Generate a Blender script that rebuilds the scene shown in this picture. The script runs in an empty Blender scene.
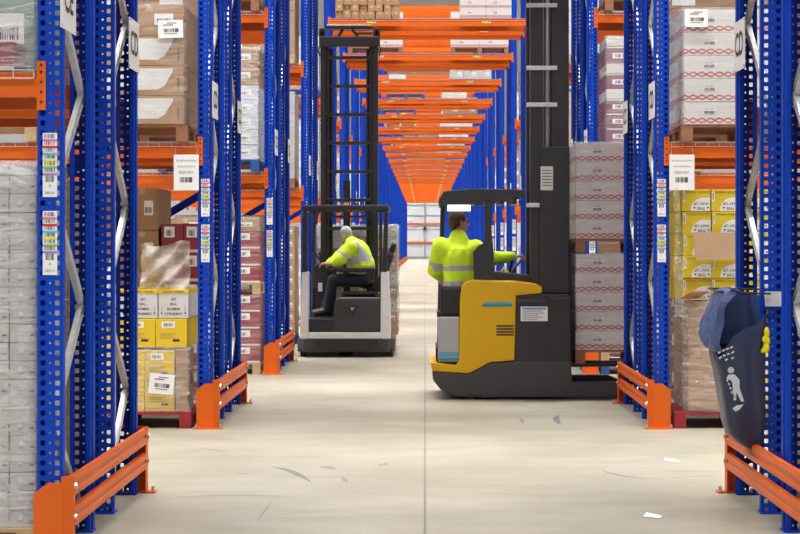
import bpy, bmesh, math, random
from mathutils import Vector, Matrix
R = random.Random(7)
sc = bpy.context.scene
col = sc.collection
PI = math.pi

# ------------------------------------------------------------------ materials
def mat(name, rgb, rough=0.5, metal=0.0, noise=0.0, nscale=8.0, bump=0.0, spec=0.5, emit=0.0, coat=0.0):
    m = bpy.data.materials.new(name); m.use_nodes = True
    nt = m.node_tree; b = nt.nodes['Principled BSDF']
    b.inputs['Base Color'].default_value = (*rgb, 1); b.inputs['Roughness'].default_value = rough
    b.inputs['Metallic'].default_value = metal; b.inputs['Specular IOR Level'].default_value = spec
    b.inputs['Coat Weight'].default_value = coat
    if emit:
        b.inputs['Emission Color'].default_value = (*rgb, 1); b.inputs['Emission Strength'].default_value = emit
    if noise or bump:
        tc = nt.nodes.new('ShaderNodeTexCoord'); n = nt.nodes.new('ShaderNodeTexNoise')
        n.inputs['Scale'].default_value = nscale; n.inputs['Detail'].default_value = 5
        nt.links.new(tc.outputs['Object'], n.inputs['Vector'])
        if noise:
            r = nt.nodes.new('ShaderNodeValToRGB')
            r.color_ramp.elements[0].position = .3; r.color_ramp.elements[1].position = .7
            r.color_ramp.elements[0].color = (*[c * (1 - noise) for c in rgb], 1)
            r.color_ramp.elements[1].color = (*[min(1, c * (1 + noise)) for c in rgb], 1)
            nt.links.new(n.outputs['Fac'], r.inputs['Fac']); nt.links.new(r.outputs['Color'], b.inputs['Base Color'])
        if bump:
            bp = nt.nodes.new('ShaderNodeBump'); bp.inputs['Strength'].default_value = bump; bp.inputs['Distance'].default_value = .02
            nt.links.new(n.outputs['Fac'], bp.inputs['Height']); nt.links.new(bp.outputs['Normal'], b.inputs['Normal'])
    return m

M = {}
M['blue'] = mat('blue_paint', (.002, .046, .43), .42, noise=.08, nscale=3, spec=.16)
M['orange'] = mat('orange_paint', (.67, .112, .005), .42, noise=.06, nscale=4, spec=.3)
M['galv'] = mat('galvanised_steel', (.62, .63, .64), .38, .55, noise=.1, nscale=20)
M['steel'] = mat('bare_steel', (.55, .55, .56), .3, .8)
M['white'] = mat('white_plastic', (.80, .80, .79), .45)
M['paper'] = mat('label_paper', (.82, .82, .82), .5)
M['black'] = mat('black_ink', (.015, .015, .017), .5)
M['inkgrey'] = mat('grey_ink', (.10, .10, .11), .6)
M['pink'] = mat('pink_ink', (.75, .16, .42), .5); M['red'] = mat('red_ink', (.62, .015, .02), .5)
M['cyan'] = mat('cyan_ink', (.10, .50, .80), .5); M['lemon'] = mat('lemon_ink', (.80, .72, .03), .5)
M['green'] = mat('green_ink', (.25, .52, .05), .5); M['violet'] = mat('violet_ink', (.33, .22, .62), .5)
M['kraft'] = mat('kraft_board', (.36, .205, .10), .75, noise=.06, nscale=5)
M['kraft2'] = mat('light_kraft_board', (.45, .295, .175), .75, noise=.06, nscale=5)
M['lidgrey'] = mat('pale_print', (.68, .67, .65), .6)
M['wcarton'] = mat('white_carton', (.60, .585, .58), .6, noise=.04, nscale=4)
M['greycarton'] = mat('grey_white_carton', (.46, .45, .445), .6, noise=.08, nscale=6)
M['ycarton'] = mat('yellow_carton', (.70, .48, .012), .55, noise=.04, nscale=4)
M['ycarton2'] = mat('mustard_carton', (.58, .42, .010), .55, noise=.04, nscale=4)
M['rcarton'] = mat('wine_red_carton', (.26, .025, .04), .5, noise=.08, nscale=6)
M['pcarton'] = mat('plum_carton', (.24, .10, .17), .55, noise=.06, nscale=6)
M['gcarton'] = mat('green_grey_carton', (.23, .30, .26), .6, noise=.08)
M['bwcarton'] = mat('bluish_white_carton', (.56, .60, .68), .5, noise=.1, nscale=6)
M['tape'] = mat('brown_tape', (.50, .36, .22), .25)
M['wood'] = mat('pallet_wood', (.50, .34, .19), .8, noise=.22, nscale=14)
M['redwood'] = mat('red_pallet_paint', (.30, .012, .018), .6, noise=.2, nscale=8)
M['bluewood'] = mat('blue_pallet_paint', (.015, .085, .32), .6, noise=.2, nscale=8)
M['brownwood'] = mat('reddish_pallet_wood', (.30, .13, .07), .8, noise=.2, nscale=10)
M['wire'] = mat('deck_wire', (.6, .6, .6), .35, .7)
M['dark'] = mat('charcoal_plastic', (.024, .023, .026), .40, noise=.1, nscale=5)
M['dark2'] = mat('mast_steel', (.022, .022, .025), .38)
M['darkgrey'] = mat('graphite_paint', (.048, .046, .050), .4)
M['rubber'] = mat('rubber', (.012, .012, .012), .7)
M['seat'] = mat('seat_vinyl', (.014, .014, .016), .55)
M['truckwhite'] = mat('truck_white_paint', (.84, .84, .84), .3, coat=.3)
M['truckyellow'] = mat('truck_yellow_paint', (.74, .43, .006), .35, spec=.3)
M['hivis'] = mat('hi_vis_fabric', (.62, .88, .02), .75, bump=.4, nscale=14)
M['reflect'] = mat('reflective_tape', (.42, .42, .44), .35)
M['navy'] = mat('navy_cloth', (.010, .012, .028), .85, bump=.3, nscale=16)
M['skin'] = mat('skin', (.55, .29, .2), .55); M['greyhair'] = mat('grey_hair', (.45, .45, .44), .8, noise=.3, nscale=60, bump=.8)
M['brownhair'] = mat('brown_hair', (.06, .032, .02), .7, noise=.3, nscale=60, bump=.6)
M['eye'] = mat('eye', (.03, .02, .02), .2); M['shoe'] = mat('boot_leather', (.02, .018, .016), .5)
M['bag'] = mat('bag_navy_plastic', (.027, .035, .088), .35, bump=.25, nscale=5)
M['bagin'] = mat('bag_blue_lining', (.050, .080, .21), .45, bump=.5, nscale=7)
M['bagprint'] = mat('bag_white_print', (.62, .64, .68), .5)
M['yellowtape'] = mat('yellow_tape', (.85, .72, .01), .5, bump=.5, nscale=20)
M['lamp'] = mat('lamp_lens', (.80, .92, 1.0), .3, emit=2.2)
M['tealprint'] = mat('teal_print', (.02, .30, .30), .4); M['blueprint'] = mat('sky_blue_print', (.12, .36, .62), .4)
M['screen'] = mat('screen_glass', (.05, .07, .09), .15)
M['amber'] = mat('amber_lens', (.8, .3, .02), .3)
M['wallpanel'] = mat('wall_panel', (.66, .68, .72), .5)
M['seamgrey'] = mat('wall_seam', (.33, .34, .37), .5)
M['sidewall'] = mat('side_wall_panel', (.42, .43, .45), .6)
M['ceil'] = mat('ceiling_deck', (.34, .35, .37), .6)
M['railorange'] = mat('rail_orange', (.62, .14, .05), .5)
M['scuff'] = mat('scuff', (.15, .155, .16), .6); M['scuffpale'] = mat('pale_scuff', (.215, .21, .20), .6)

def chain_mat():
    m = mat('red_chain_print', (.60, .585, .58), .6); nt = m.node_tree; b = nt.nodes['Principled BSDF']
    N = nt.nodes.new; L = nt.links.new
    tc = N('ShaderNodeTexCoord'); sx = N('ShaderNodeSeparateXYZ'); L(tc.outputs['Object'], sx.inputs[0])
    def ma(op, a, c=None):
        n = N('ShaderNodeMath'); n.operation = op
        for i, v in enumerate((a, c)):
            if v is None: continue
            if isinstance(v, (int, float)): n.inputs[i].default_value = v
            else: L(v, n.inputs[i])
        return n.outputs[0]
    sxy = ma('ADD', sx.outputs['X'], sx.outputs['Y'])
    s = ma('MULTIPLY', ma('SINE', ma('MULTIPLY', sxy, 42.0)), .017)
    z = ma('SUBTRACT', sx.outputs['Z'], .034)
    d = ma('MINIMUM', ma('ABSOLUTE', ma('SUBTRACT', z, s)), ma('ABSOLUTE', ma('ADD', z, s)))
    f = ma('LESS_THAN', d, .0075)
    mx = N('ShaderNodeMix'); mx.data_type = 'RGBA'; L(f, mx.inputs['Factor'])
    mx.inputs['A'].default_value = (.60, .585, .58, 1); mx.inputs['B'].default_value = (.42, .07, .07, 1)
    L(mx.outputs['Result'], b.inputs['Base Color']); return m
M['chain'] = chain_mat()

def dotted_blue():
    # the punched slots of posts too far away to cut
    m = mat('blue_punched_paint', (.002, .046, .43), .42, spec=.16); nt = m.node_tree; b = nt.nodes['Principled BSDF']
    N = nt.nodes.new; L = nt.links.new
    tc = N('ShaderNodeTexCoord'); sx = N('ShaderNodeSeparateXYZ'); L(tc.outputs['Object'], sx.inputs[0])
    def ma(op, a, c=None):
        n = N('ShaderNodeMath'); n.operation = op
        for i, v in enumerate((a, c)):
            if v is None: continue
            if isinstance(v, (int, float)): n.inputs[i].default_value = v
            else: L(v, n.inputs[i])
        return n.outputs[0]
    fz = ma('ABSOLUTE', ma('SUBTRACT', ma('FRACT', ma('MULTIPLY', sx.outputs['Z'], 20.0)), .5))
    ax = ma('ABSOLUTE', ma('SUBTRACT', ma('ABSOLUTE', sx.outputs['X']), .038))
    f = ma('MULTIPLY', ma('LESS_THAN', fz, .22), ma('LESS_THAN', ax, .009))
    mx = N('ShaderNodeMix'); mx.data_type = 'RGBA'; L(f, mx.inputs['Factor'])
    mx.inputs['A'].default_value = (.002, .046, .43, 1); mx.inputs['B'].default_value = (.012, .014, .03, 1)
    L(mx.outputs['Result'], b.inputs['Base Color']); return m
M['bluedots'] = dotted_blue()

def film_mat(name, lo=.06, hi=.55, tint=(.85, .85, .86), scale=6.0, bump=.45, rough=.2):
    m = bpy.data.materials.new(name); m.use_nodes = True; nt = m.node_tree; nt.nodes.clear()
    N = nt.nodes.new; L = nt.links.new
    out = N('ShaderNodeOutputMaterial'); mix = N('ShaderNodeMixShader'); tr = N('ShaderNodeBsdfTransparent'); p = N('ShaderNodeBsdfPrincipled')
    p.inputs['Base Color'].default_value = (*tint, 1); p.inputs['Roughness'].default_value = rough
    tc = N('ShaderNodeTexCoord'); mp = N('ShaderNodeMapping'); mp.inputs['Scale'].default_value = (.7, .7, 3.2); mp.inputs['Rotation'].default_value = (.12, .22, 0)
    n = N('ShaderNodeTexNoise'); n.inputs['Scale'].default_value = scale; n.inputs['Detail'].default_value = 6; n.inputs['Distortion'].default_value = 1.2
    r = N('ShaderNodeMapRange'); r.inputs['From Min'].default_value = .38; r.inputs['From Max'].default_value = .72
    r.inputs['To Min'].default_value = lo; r.inputs['To Max'].default_value = hi
    bp = N('ShaderNodeBump'); bp.inputs['Strength'].default_value = bump; bp.inputs['Distance'].default_value = .02
    L(tc.outputs['Object'], mp.inputs[0]); L(mp.outputs[0], n.inputs['Vector']); L(n.outputs['Fac'], r.inputs['Value'])
    L(n.outputs['Fac'], bp.inputs['Height']); L(bp.outputs['Normal'], p.inputs['Normal'])
    L(r.outputs[0], mix.inputs[0]); L(tr.outputs[0], mix.inputs[1]); L(p.outputs[0], mix.inputs[2]); L(mix.outputs[0], out.inputs[0])
    return m
M['film'] = film_mat('stretch_film', .03, .28, (.8, .8, .81), 6, .7, .12)
M['filmthick'] = film_mat('thick_stretch_film', .07, .45, (.88, .88, .89), 7, .85, .1)
M['filmhaze'] = film_mat('hazy_stretch_film', .16, .60, (.78, .77, .77), 5, .8, .12)
M['filmloose'] = film_mat('loose_film', .42, .8, (.66, .58, .50), 4)

def floor_mat():
    m = mat('concrete', (.5, .48, .42), .4); nt = m.node_tree; b = nt.nodes['Principled BSDF']
    N = nt.nodes.new; L = nt.links.new
    tc = N('ShaderNodeTexCoord')
    def noise(s, sx=1, sy=1, det=6):
        mp = N('ShaderNodeMapping'); mp.inputs['Scale'].default_value = (sx, sy, 1); L(tc.outputs['Object'], mp.inputs[0])
        n = N('ShaderNodeTexNoise'); n.inputs['Scale'].default_value = s; n.inputs['Detail'].default_value = det; L(mp.outputs[0], n.inputs['Vector']); return n.outputs['Fac']
    def ramp(src, p0, c0, p1, c1):
        r = N('ShaderNodeValToRGB'); e = r.color_ramp.elements
        e[0].position, e[1].position = p0, p1; e[0].color = (*c0, 1); e[1].color = (*c1, 1); L(src, r.inputs['Fac']); return r.outputs['Color']
    def mul(a, c):
        x = N('ShaderNodeMix'); x.data_type = 'RGBA'; x.blend_type = 'MULTIPLY'; x.inputs['Factor'].default_value = 1
        L(a, x.inputs['A']); L(c, x.inputs['B']); return x.outputs['Result']
    base = ramp(noise(.55, 1, .6), .30, (.265, .240, .180), .70, (.395, .372, .305))
    c = mul(base, ramp(noise(3.0, .5, 1.0), .35, (.86, .86, .85), .62, (1, 1, 1)))
    c = mul(c, ramp(noise(30), .3, (.92, .91, .89), .6, (1, 1, 1)))
    c = mul(c, ramp(noise(1.3, .35, 3.0), .62, (1, 1, 1), .82, (.78, .77, .76)))
    # sawn joint along the aisle
    sx = N('ShaderNodeSeparateXYZ'); L(tc.outputs['Object'], sx.inputs[0])
    ab = N('ShaderNodeMath'); ab.operation = 'ABSOLUTE'; L(sx.outputs['X'], ab.inputs[0])
    lt = N('ShaderNodeMath'); lt.operation = 'LESS_THAN'; lt.inputs[1].default_value = .0075; L(ab.outputs[0], lt.inputs[0])
    mx = N('ShaderNodeMix'); mx.data_type = 'RGBA'; L(lt.outputs[0], mx.inputs['Factor']); L(c, mx.inputs['A']); mx.inputs['B'].default_value = (.15, .145, .14, 1)
    L(mx.outputs['Result'], b.inputs['Base Color'])
    rr = N('ShaderNodeMapRange'); rr.inputs['To Min'].default_value = .36; rr.inputs['To Max'].default_value = .58; L(noise(1.2), rr.inputs['Value']); L(rr.outputs[0], b.inputs['Roughness'])
    return m
M['concrete'] = floor_mat()

# ------------------------------------------------------------------ mesh builder
_text = {}
def text_geo(s, size, bold=0.0):
    k = (s, size, bold)
    if k not in _text:
        cu = bpy.data.curves.new('t', 'FONT'); cu.body = s; cu.size = size; cu.align_x = 'CENTER'; cu.align_y = 'CENTER'; cu.offset = bold; cu.resolution_u = 3
        o = bpy.data.objects.new('t', cu); col.objects.link(o)
        me = bpy.data.meshes.new_from_object(o.evaluated_get(bpy.context.evaluated_depsgraph_get()))
        _text[k] = ([v.co.copy() for v in me.vertices], [tuple(p.vertices) for p in me.polygons])
        bpy.data.objects.remove(o); bpy.data.curves.remove(cu); bpy.data.meshes.remove(me)
    return _text[k]

class MB:
    def __init__(s): s.v = []; s.f = []; s.m = []; s.mats = []; s.smooth = False
    def mi(s, m):
        if m not in s.mats: s.mats.append(m)
        return s.mats.index(m)
    def raw(s, vs, fs, m, T=None):
        b = len(s.v); i = s.mi(m)
        for p in vs:
            p = Vector(p); s.v.append(T @ p if T is not None else p)
        for f in fs: s.f.append([b + k for k in f]); s.m.append(i)
        return s
    def box(s, x0, x1, y0, y1, z0, z1, m, c=0.0, T=None):
        x0, x1 = min(x0, x1), max(x0, x1); y0, y1 = min(y0, y1), max(y0, y1); z0, z1 = min(z0, z1), max(z0, z1)
        if c <= 0:
            vs = [(x, y, z) for z in (z0, z1) for y in (y0, y1) for x in (x0, x1)]
            return s.raw(vs, [(0, 2, 3, 1), (4, 5, 7, 6), (0, 1, 5, 4), (2, 6, 7, 3), (0, 4, 6, 2), (1, 3, 7, 5)], m, T)
        bm = bmesh.new(); bmesh.ops.create_cube(bm, size=1)
        for v in bm.verts: v.co = Vector(((x0 + x1) / 2 + v.co.x * (x1 - x0), (y0 + y1) / 2 + v.co.y * (y1 - y0), (z0 + z1) / 2 + v.co.z * (z1 - z0)))
        bmesh.ops.bevel(bm, geom=bm.edges[:], offset=c, segments=2, affect='EDGES', profile=.6)
        return s.bm(bm, m, T)
    def bm(s, bm, m, T=None):
        bm.verts.index_update()
        s.raw([v.co for v in bm.verts], [[v.index for v in f.verts] for f in bm.faces], m, T); bm.free(); return s
    def prism(s, pts, a, b, m, axis='y', c=0.0, T=None):
        """polygon in the two other axes, extruded along axis from a to b"""
        def P(p, t): return {'y': (p[0], t, p[1]), 'x': (t, p[0], p[1]), 'z': (p[0], p[1], t)}[axis]
        n = len(pts); bm = bmesh.new()
        v0 = [bm.verts.new(P(p, a)) for p in pts]; v1 = [bm.verts.new(P(p, b)) for p in pts]
        bm.faces.new(v0); bm.faces.new(v1)
        for i in range(n): bm.faces.new((v0[i], v0[(i + 1) % n], v1[(i + 1) % n], v1[i]))
        bmesh.ops.recalc_face_normals(bm, faces=bm.faces[:])
        if c: bmesh.ops.bevel(bm, geom=bm.edges[:], offset=c, segments=2, affect='EDGES', profile=.6, clamp_overlap=True)
        return s.bm(bm, m, T)
    def tube(s, p0, p1, r, m, n=8, r1=None, caps=True):
        p0, p1 = Vector(p0), Vector(p1); d = (p1 - p0).normalized(); u = d.orthogonal().normalized(); w = d.cross(u); r1 = r if r1 is None else r1
        vs = []; fs = []
        for p, rr in ((p0, r), (p1, r1)):
            for k in range(n): vs.append(p + (u * math.cos(2 * PI * k / n) + w * math.sin(2 * PI * k / n)) * rr)
        for k in range(n): fs.append((k, (k + 1) % n, n + (k + 1) % n, n + k))
        if caps: fs += [tuple(range(n))[::-1], tuple(range(n, 2 * n))]
        return s.raw(vs, fs, m)
    def path(s, pts, r, m, n=8):
        for a, b in zip(pts, pts[1:]): s.tube(a, b, r, m, n)
        for p in pts[1:-1]: s.ball(p, (r, r, r), m, 6, 8)
        return s
    def bar(s, p0, p1, w, h, m, up=(0, 0, 1)):
        p0, p1 = Vector(p0), Vector(p1); d = (p1 - p0).normalized(); a = d.cross(Vector(up)).normalized(); b = a.cross(d)
        vs = [p + a * sa * w / 2 + b * sb * h / 2 for p in (p0, p1) for sa, sb in ((-1, -1), (1, -1), (1, 1), (-1, 1))]
        return s.raw(vs, [(0, 1, 2, 3), (7, 6, 5, 4), (0, 4, 5, 1), (1, 5, 6, 2), (2, 6, 7, 3), (3, 7, 4, 0)], m)
    def ball(s, c, r, m, nu=8, nv=12, T=None):
        bm = bmesh.new(); bmesh.ops.create_uvsphere(bm, u_segments=nv, v_segments=nu, radius=1)
        for v in bm.verts: v.co = Vector((c[0] + v.co.x * r[0], c[1] + v.co.y * r[1], c[2] + v.co.z * r[2]))
        return s.bm(bm, m, T)
    # flat prints on the front (-y) face at depth y
    def rect(s, x0, x1, z0, z1, y, m, T=None): return s.raw([(x0, y, z0), (x1, y, z0), (x1, y, z1), (x0, y, z1)], [(0, 1, 2, 3)], m, T)
    def poly(s, pts, y, m, T=None): return s.raw([(p[0], y, p[1]) for p in pts], [tuple(range(len(pts)))], m, T)
    def text(s, t, cx, cz, size, y, m, flip=False, bold=0.0, T=None):
        vs, fs = text_geo(t, size, bold); k = -1 if flip else 1
        return s.raw([(cx + v.x * k, y, cz + v.y * k) for v in vs], fs, m, T)
    def barcode(s, x0, x1, z0, z1, y, m, seed=1, n=14, T=None):
        r = random.Random(seed); w = (x1 - x0) / n
        for i in range(n):
            a = x0 + i * w; s.rect(a, a + w * r.choice((.3, .45, .65, .8)), z0, z1, y, m, T)
        return s
    def mesh(s, name):
        me = bpy.data.meshes.new(name); me.from_pydata([tuple(v) for v in s.v], [], s.f)
        for m in s.mats: me.materials.append(M[m] if isinstance(m, str) else m)
        me.polygons.foreach_set('material_index', s.m)
        if s.smooth: me.polygons.foreach_set('use_smooth', [True] * len(me.polygons))
        me.update(); return me
    def build(s, name, parent=None, loc=None, label=None):
        o = bpy.data.objects.new(name, s.mesh(name)); col.objects.link(o)
        if parent is not None: o.parent = parent
        if loc is not None: o.location = loc
        if label: o['label'] = label
        return o
    def sm(s): s.smooth = True; return s

def tag(o, label, cat, group=None):
    o['label'] = label; o['category'] = cat; o['kind'] = 'thing'
    if group: o['group'] = group
    return o
def thing(name, label, cat, loc=(0, 0, 0), rz=0, group=None):
    o = bpy.data.objects.new(name, None); col.objects.link(o); o.location = loc; o.rotation_euler = (0, 0, rz); o.empty_display_size = .1
    return tag(o, label, cat, group)
def struct(o): o['kind'] = 'structure'; return o
def kids(o): return [c for c in bpy.data.objects if c.parent == o]
_kids = {}
def clone(root, loc, rz=0, label=None, group=None):
    if root.name not in _kids: _kids[root.name] = [(c, kids(c)) for c in kids(root)]
    r = root.copy(); col.objects.link(r); r.location = loc; r.rotation_euler = (0, 0, rz)
    if label: r['label'] = label
    if group: r['group'] = group
    parts = []
    for c, gs in _kids[root.name]:
        c2 = c.copy(); col.objects.link(c2); c2.parent = r; parts.append(c2)
        for g in gs:
            g2 = g.copy(); col.objects.link(g2); g2.parent = c2
    return r, parts
_used = set()
def place(proto, loc, rz=0, label=None, group=None):
    """first call moves the proto itself, later calls copy it"""
    if proto.name in _used: return clone(proto, loc, rz, label, group)
    _used.add(proto.name)
    if proto.name not in _kids: _kids[proto.name] = [(c, kids(c)) for c in kids(proto)]
    proto.location = loc; proto.rotation_euler = (0, 0, rz)
    if label: proto['label'] = label
    if group: proto['group'] = group
    return proto, [c for c, g in _kids[proto.name]]
ORD = ['', 'first', 'second', 'third', 'fourth', 'fifth', 'sixth', 'seventh', 'eighth', 'ninth', 'tenth', 'eleventh', 'twelfth', 'thirteenth', 'fourteenth', 'fifteenth',
       'sixteenth', 'seventeenth', 'eighteenth', 'nineteenth', 'twentieth', 'twenty-first', 'twenty-second', 'twenty-third', 'twenty-fourth', 'twenty-fifth', 'twenty-sixth', 'twenty-seventh', 'twenty-eighth']

# ------------------------------------------------------------------ layout (metres; camera at the origin looking along +y)
WL, WR, PW = 1.81, 1.955, .13
Y1, PITCH, FD, D = 9.444, 6.68, .93, 2.47
NROW = 28
CAMZ = 1.57
L1, L2, LB, LU = 2.43, 4.37, 5.88, 7.80
F = 85 / 36 * 800
def ry(k): return Y1 + PITCH * (k - 1)
def at(px, py, y): return ((px - 425) * y / F, y, CAMZ + (244 - py) * y / F)
def PX(px, y): return (px - 425) * y / F
def PZ(py, y): return CAMZ + (244 - py) * y / F

# ------------------------------------------------------------------ setting
fl = MB(); fl.raw([(-16, -4, 0), (16, -4, 0), (16, 204, 0), (-16, 204, 0)], [(0, 1, 2, 3)], 'concrete')
floor = struct(fl.build('floor'))
YB = 199.0
bw = MB().box(-16, 16, YB, YB + .3, 0, 12, 'wallpanel'); struct(bw.build('wall_back'))
t = MB()
for z in (0.12, 1.55, 3.05, 4.5, 5.6): t.box(-3, 3, YB - .06, YB, z, z + .13, 'seamgrey')
struct(t.build('trim_1'))
t = MB()
for z in (1.72, 3.68): t.box(-3, 3, YB - .16, YB - .06, z - .10, z + .10, 'railorange')
struct(t.build('trim_2'))
struct(MB().box(-.08, .08, YB - .12, YB - .06, 0, 6.5, 'seamgrey').build('trim_3'))
ds = MB(); ds.tube((0, YB - .22, 3.2), (0, YB - .13, 3.2), .17, 'black', 16)
tag(ds.build('wall_speaker'), 'small round black fitting on the far white end wall', 'fitting')
struct(MB().box(-16.3, -16, -4, 204, 0, 12, 'sidewall').build('wall_left'))
struct(MB().box(16, 16.3, -4, 204, 0, 12, 'sidewall').build('wall_right'))
struct(MB().box(-16, 16, -4, 204, 12, 12.2, 'ceil').build('ceiling'))
def ribbon(pts, w, m, name):
    mb = MB(); vs = []; n = len(pts)
    for i, p in enumerate(pts):
        a = Vector(pts[max(0, i - 1)]); b = Vector(pts[min(n - 1, i + 1)]); d = (b - a).normalized(); nn = Vector((-d.y, d.x)); ww = w * math.sin(PI * (i + .25) / (n - .5))
        vs += [(p[0] + nn.x * ww, p[1] + nn.y * ww, .002), (p[0] - nn.x * ww, p[1] - nn.y * ww, .002)]
    mb.raw(vs, [(2 * i, 2 * i + 1, 2 * i + 3, 2 * i + 2) for i in range(n - 1)], m)
    o = mb.build(name, floor); o['kind'] = 'structure'
def fpt(px, py):
    y = CAMZ * F / (py - 244); return ((px - 425) * y / F, y)
def curve_px(a, c, b, n=10):
    out = []
    for i in range(n + 1):
        t = i / n; x = (1 - t) ** 2 * a[0] + 2 * t * (1 - t) * c[0] + t * t * b[0]; y = (1 - t) ** 2 * a[1] + 2 * t * (1 - t) * c[1] + t * t * b[1]; out.append(fpt(x, y))
    return out
for a, c, b, w, m in [((270, 467), (290, 468), (312, 483), .03, 'scuff'), ((186, 441), (215, 437), (240, 441), .02, 'scuffpale'), ((196, 448), (212, 449), (228, 453), .02, 'scuffpale'),
                      ((323, 466), (328, 467), (333, 470), .05, 'scuffpale'), ((342, 477), (345, 480), (347, 483), .02, 'scuffpale'), ((600, 470), (622, 479), (660, 479), .018, 'scuff'),
                      ((660, 479), (690, 476), (724, 477), .012, 'scuffpale'), ((558, 415), (553, 420), (561, 425), .03, 'scuff'), ((640, 468), (680, 474), (724, 471), .01, 'scuffpale'),
                      ((235, 474), (243, 474), (252, 473), .02, 'scuffpale'), ((378, 466), (383, 465), (388, 463), .03, 'scuffpale'), ((521, 418), (523, 421), (522, 424), .025, 'scuffpale'),
                      ((258, 520), (264, 512), (272, 502), .008, 'scuffpale'), ((140, 464), (165, 465), (190, 463), .012, 'scuffpale'), ((160, 500), (220, 492), (300, 498), .010, 'scuffpale')]:
    ribbon(curve_px(a, c, b), w, m, 'tyre_mark')
for (px, py, s, rz, lab) in [(652, 517, .042, 1.0, 'white paper scrap on the floor, the nearer of two'), (671, 461, .04, 1.4, 'flat white paper scrap on the floor, the farther of two')]:
    x, y = fpt(px, py); mb = MB()
    mb.raw([(-s, -s * 1.6, .004), (s * .9, -s * 1.1, .006), (s, s * 1.3, .018), (-s * .8, s, .005)], [(0, 1, 2), (0, 2, 3)], 'paper')
    o = mb.build('paper_scrap', None, (x, y, 0)); o.rotation_euler = (0, 0, rz); tag(o, lab, 'paper')

# ------------------------------------------------------------------ rack upright frames
HOLE_TOP = 6.2; POST_H = 9.9
def post_mesh(cut):
    mb = MB(); hw = PW / 2
    # section seen from above, front face at y=0 and open to the back
    if cut:
        pitch = .05; n = int(HOLE_TOP / pitch)
        cols = [(-.053, -.019, 0, .0125, .0135), (-.019, .019, 0, .0062, .0062), (.019, .053, 0, .0125, .0135)]
        for k in range(n):
            z0 = k * pitch; zc = z0 + pitch / 2
            for (a, b, _, rx, rz_) in cols:
                cx = (a + b) / 2; zz = zc if rx > .01 else zc
                outer = [(a, z0), (cx, z0), (b, z0), (b, zc), (b, z0 + pitch), (cx, z0 + pitch), (a, z0 + pitch), (a, zc)]
                q = .72
                inner = [(cx - rx * q, zz - rz_ * q), (cx, zz - rz_), (cx + rx * q, zz - rz_ * q), (cx + rx, zz), (cx + rx * q, zz + rz_ * q), (cx, zz + rz_), (cx - rx * q, zz + rz_ * q), (cx - rx, zz)]
                if rx > .01: q = .9; inner = [(cx - rx * q, zz - rz_ * q), (cx, zz - rz_), (cx + rx * q, zz - rz_ * q), (cx + rx, zz), (cx + rx * q, zz + rz_ * q), (cx, zz + rz_), (cx - rx * q, zz + rz_ * q), (cx - rx, zz)]
                vs = [(p[0], 0, p[1]) for p in outer + inner] + [(p[0], .004, p[1]) for p in inner]
                fs = []
                for i in range(8):
                    j = (i + 1) % 8; fs += [(i, j, 8 + j, 8 + i), (8 + i, 8 + j, 16 + j, 16 + i)]
                mb.raw(vs, fs, 'blue')
        mb.rect(-.053, .053, n * pitch, POST_H, 0, 'blue')
        mm = 'blue'
    else:
        mb.rect(-.053, .053, 0, POST_H, 0, 'bluedots'); mm = 'blue'
    for sg in (-1, 1):
        sec = [(sg * .053, 0), (sg * hw, .012), (sg * hw, .060), (sg * (hw - .012), .068), (sg * (hw - .012), .105), (sg * (hw - .036), .105)]
        vs = [(x, y, z) for z in (0, POST_H) for x, y in sec]; n = len(sec)
        mb.raw(vs, [(i, i + 1, n + i + 1, n + i) for i in range(n - 1)], mm)
    return mb
def mesh_flip_y(me, depth):
    m2 = me.copy()
    for v in m2.vertices: v.co.y = depth - v.co.y
    m2.flip_normals(); return m2
def make_frame(cut, bx, nb):
    t = thing('rack_upright', 'frame', 'rack upright')
    me = post_mesh(cut).mesh('post'); me2 = mesh_flip_y(me, .105)
    for m_, y in ((me, 0), (me2, FD - .105)):
        o = bpy.data.objects.new('post', m_); col.objects.link(o); o.parent = t; o.location = (0, y, 0)
    for yc in (.05, FD - .05):
        mb = MB().box(-.068, .068, yc - .058, yc + .062, 0, .012, 'blue')
        for sx in (-.03, .03): mb.tube((sx, yc, .012), (sx, yc, .035), .009, 'steel', 6)
        mb.build('base_plate', t)
    for i in range(nb):
        z = .10 + .57 * i; a, b = (FD - .06, .06) if i % 2 == 0 else (.06, FD - .06)
        mb = MB(); p0 = Vector((bx, a, z)); p1 = Vector((bx, b, z + .57)); d = (p1 - p0).normalized(); w = Vector((1, 0, 0)); h = d.cross(w)
        s = 1 if i % 2 == 0 else -1
        # folded C channel: web plus two lips
        mb.bar(p0 + w * .014 * s, p1 + w * .014 * s, .048, .003, 'galv', up=(1, 0, 0))
        for e in (-1, 1): mb.bar(p0 + h * e * .024, p1 + h * e * .024, .003, .03, 'galv', up=(1, 0, 0))
        mb.build('brace', t)
    return t
def make_label():
    mb = MB(); y = -.0015; w = .036
    mb.box(-w, w, y, -.0003, -.16, .16, 'paper'); y -= .0006
    bands = ['pink', 'red', 'cyan', 'lemon', 'green', 'violet']; z = .16
    for i, c in enumerate(bands):
        mb.barcode(-w * .75, w * .75, z - .026, z - .006, y, 'inkgrey', 30 + i, 9)
        z -= .034; mb.rect(-w, w, z - .008, z + .004, y, c)
    mb.barcode(-w * .6, w * .6, -.085, -.052, y, 'black', 77, 9); mb.text('A', 0, -.105, .02, y, 'black'); mb.text('00214', 0, -.14, .018, y, 'black')
    return mb
label_me = make_label().mesh('barcode_label')
protoA = {True: make_frame(True, .0, 12), False: make_frame(False, .0, 12)}
protoB = {True: make_frame(True, -.0, 12), False: make_frame(False, -.0, 12)}
def rowname(k): return ORD[k] + ' rack row'
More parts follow.
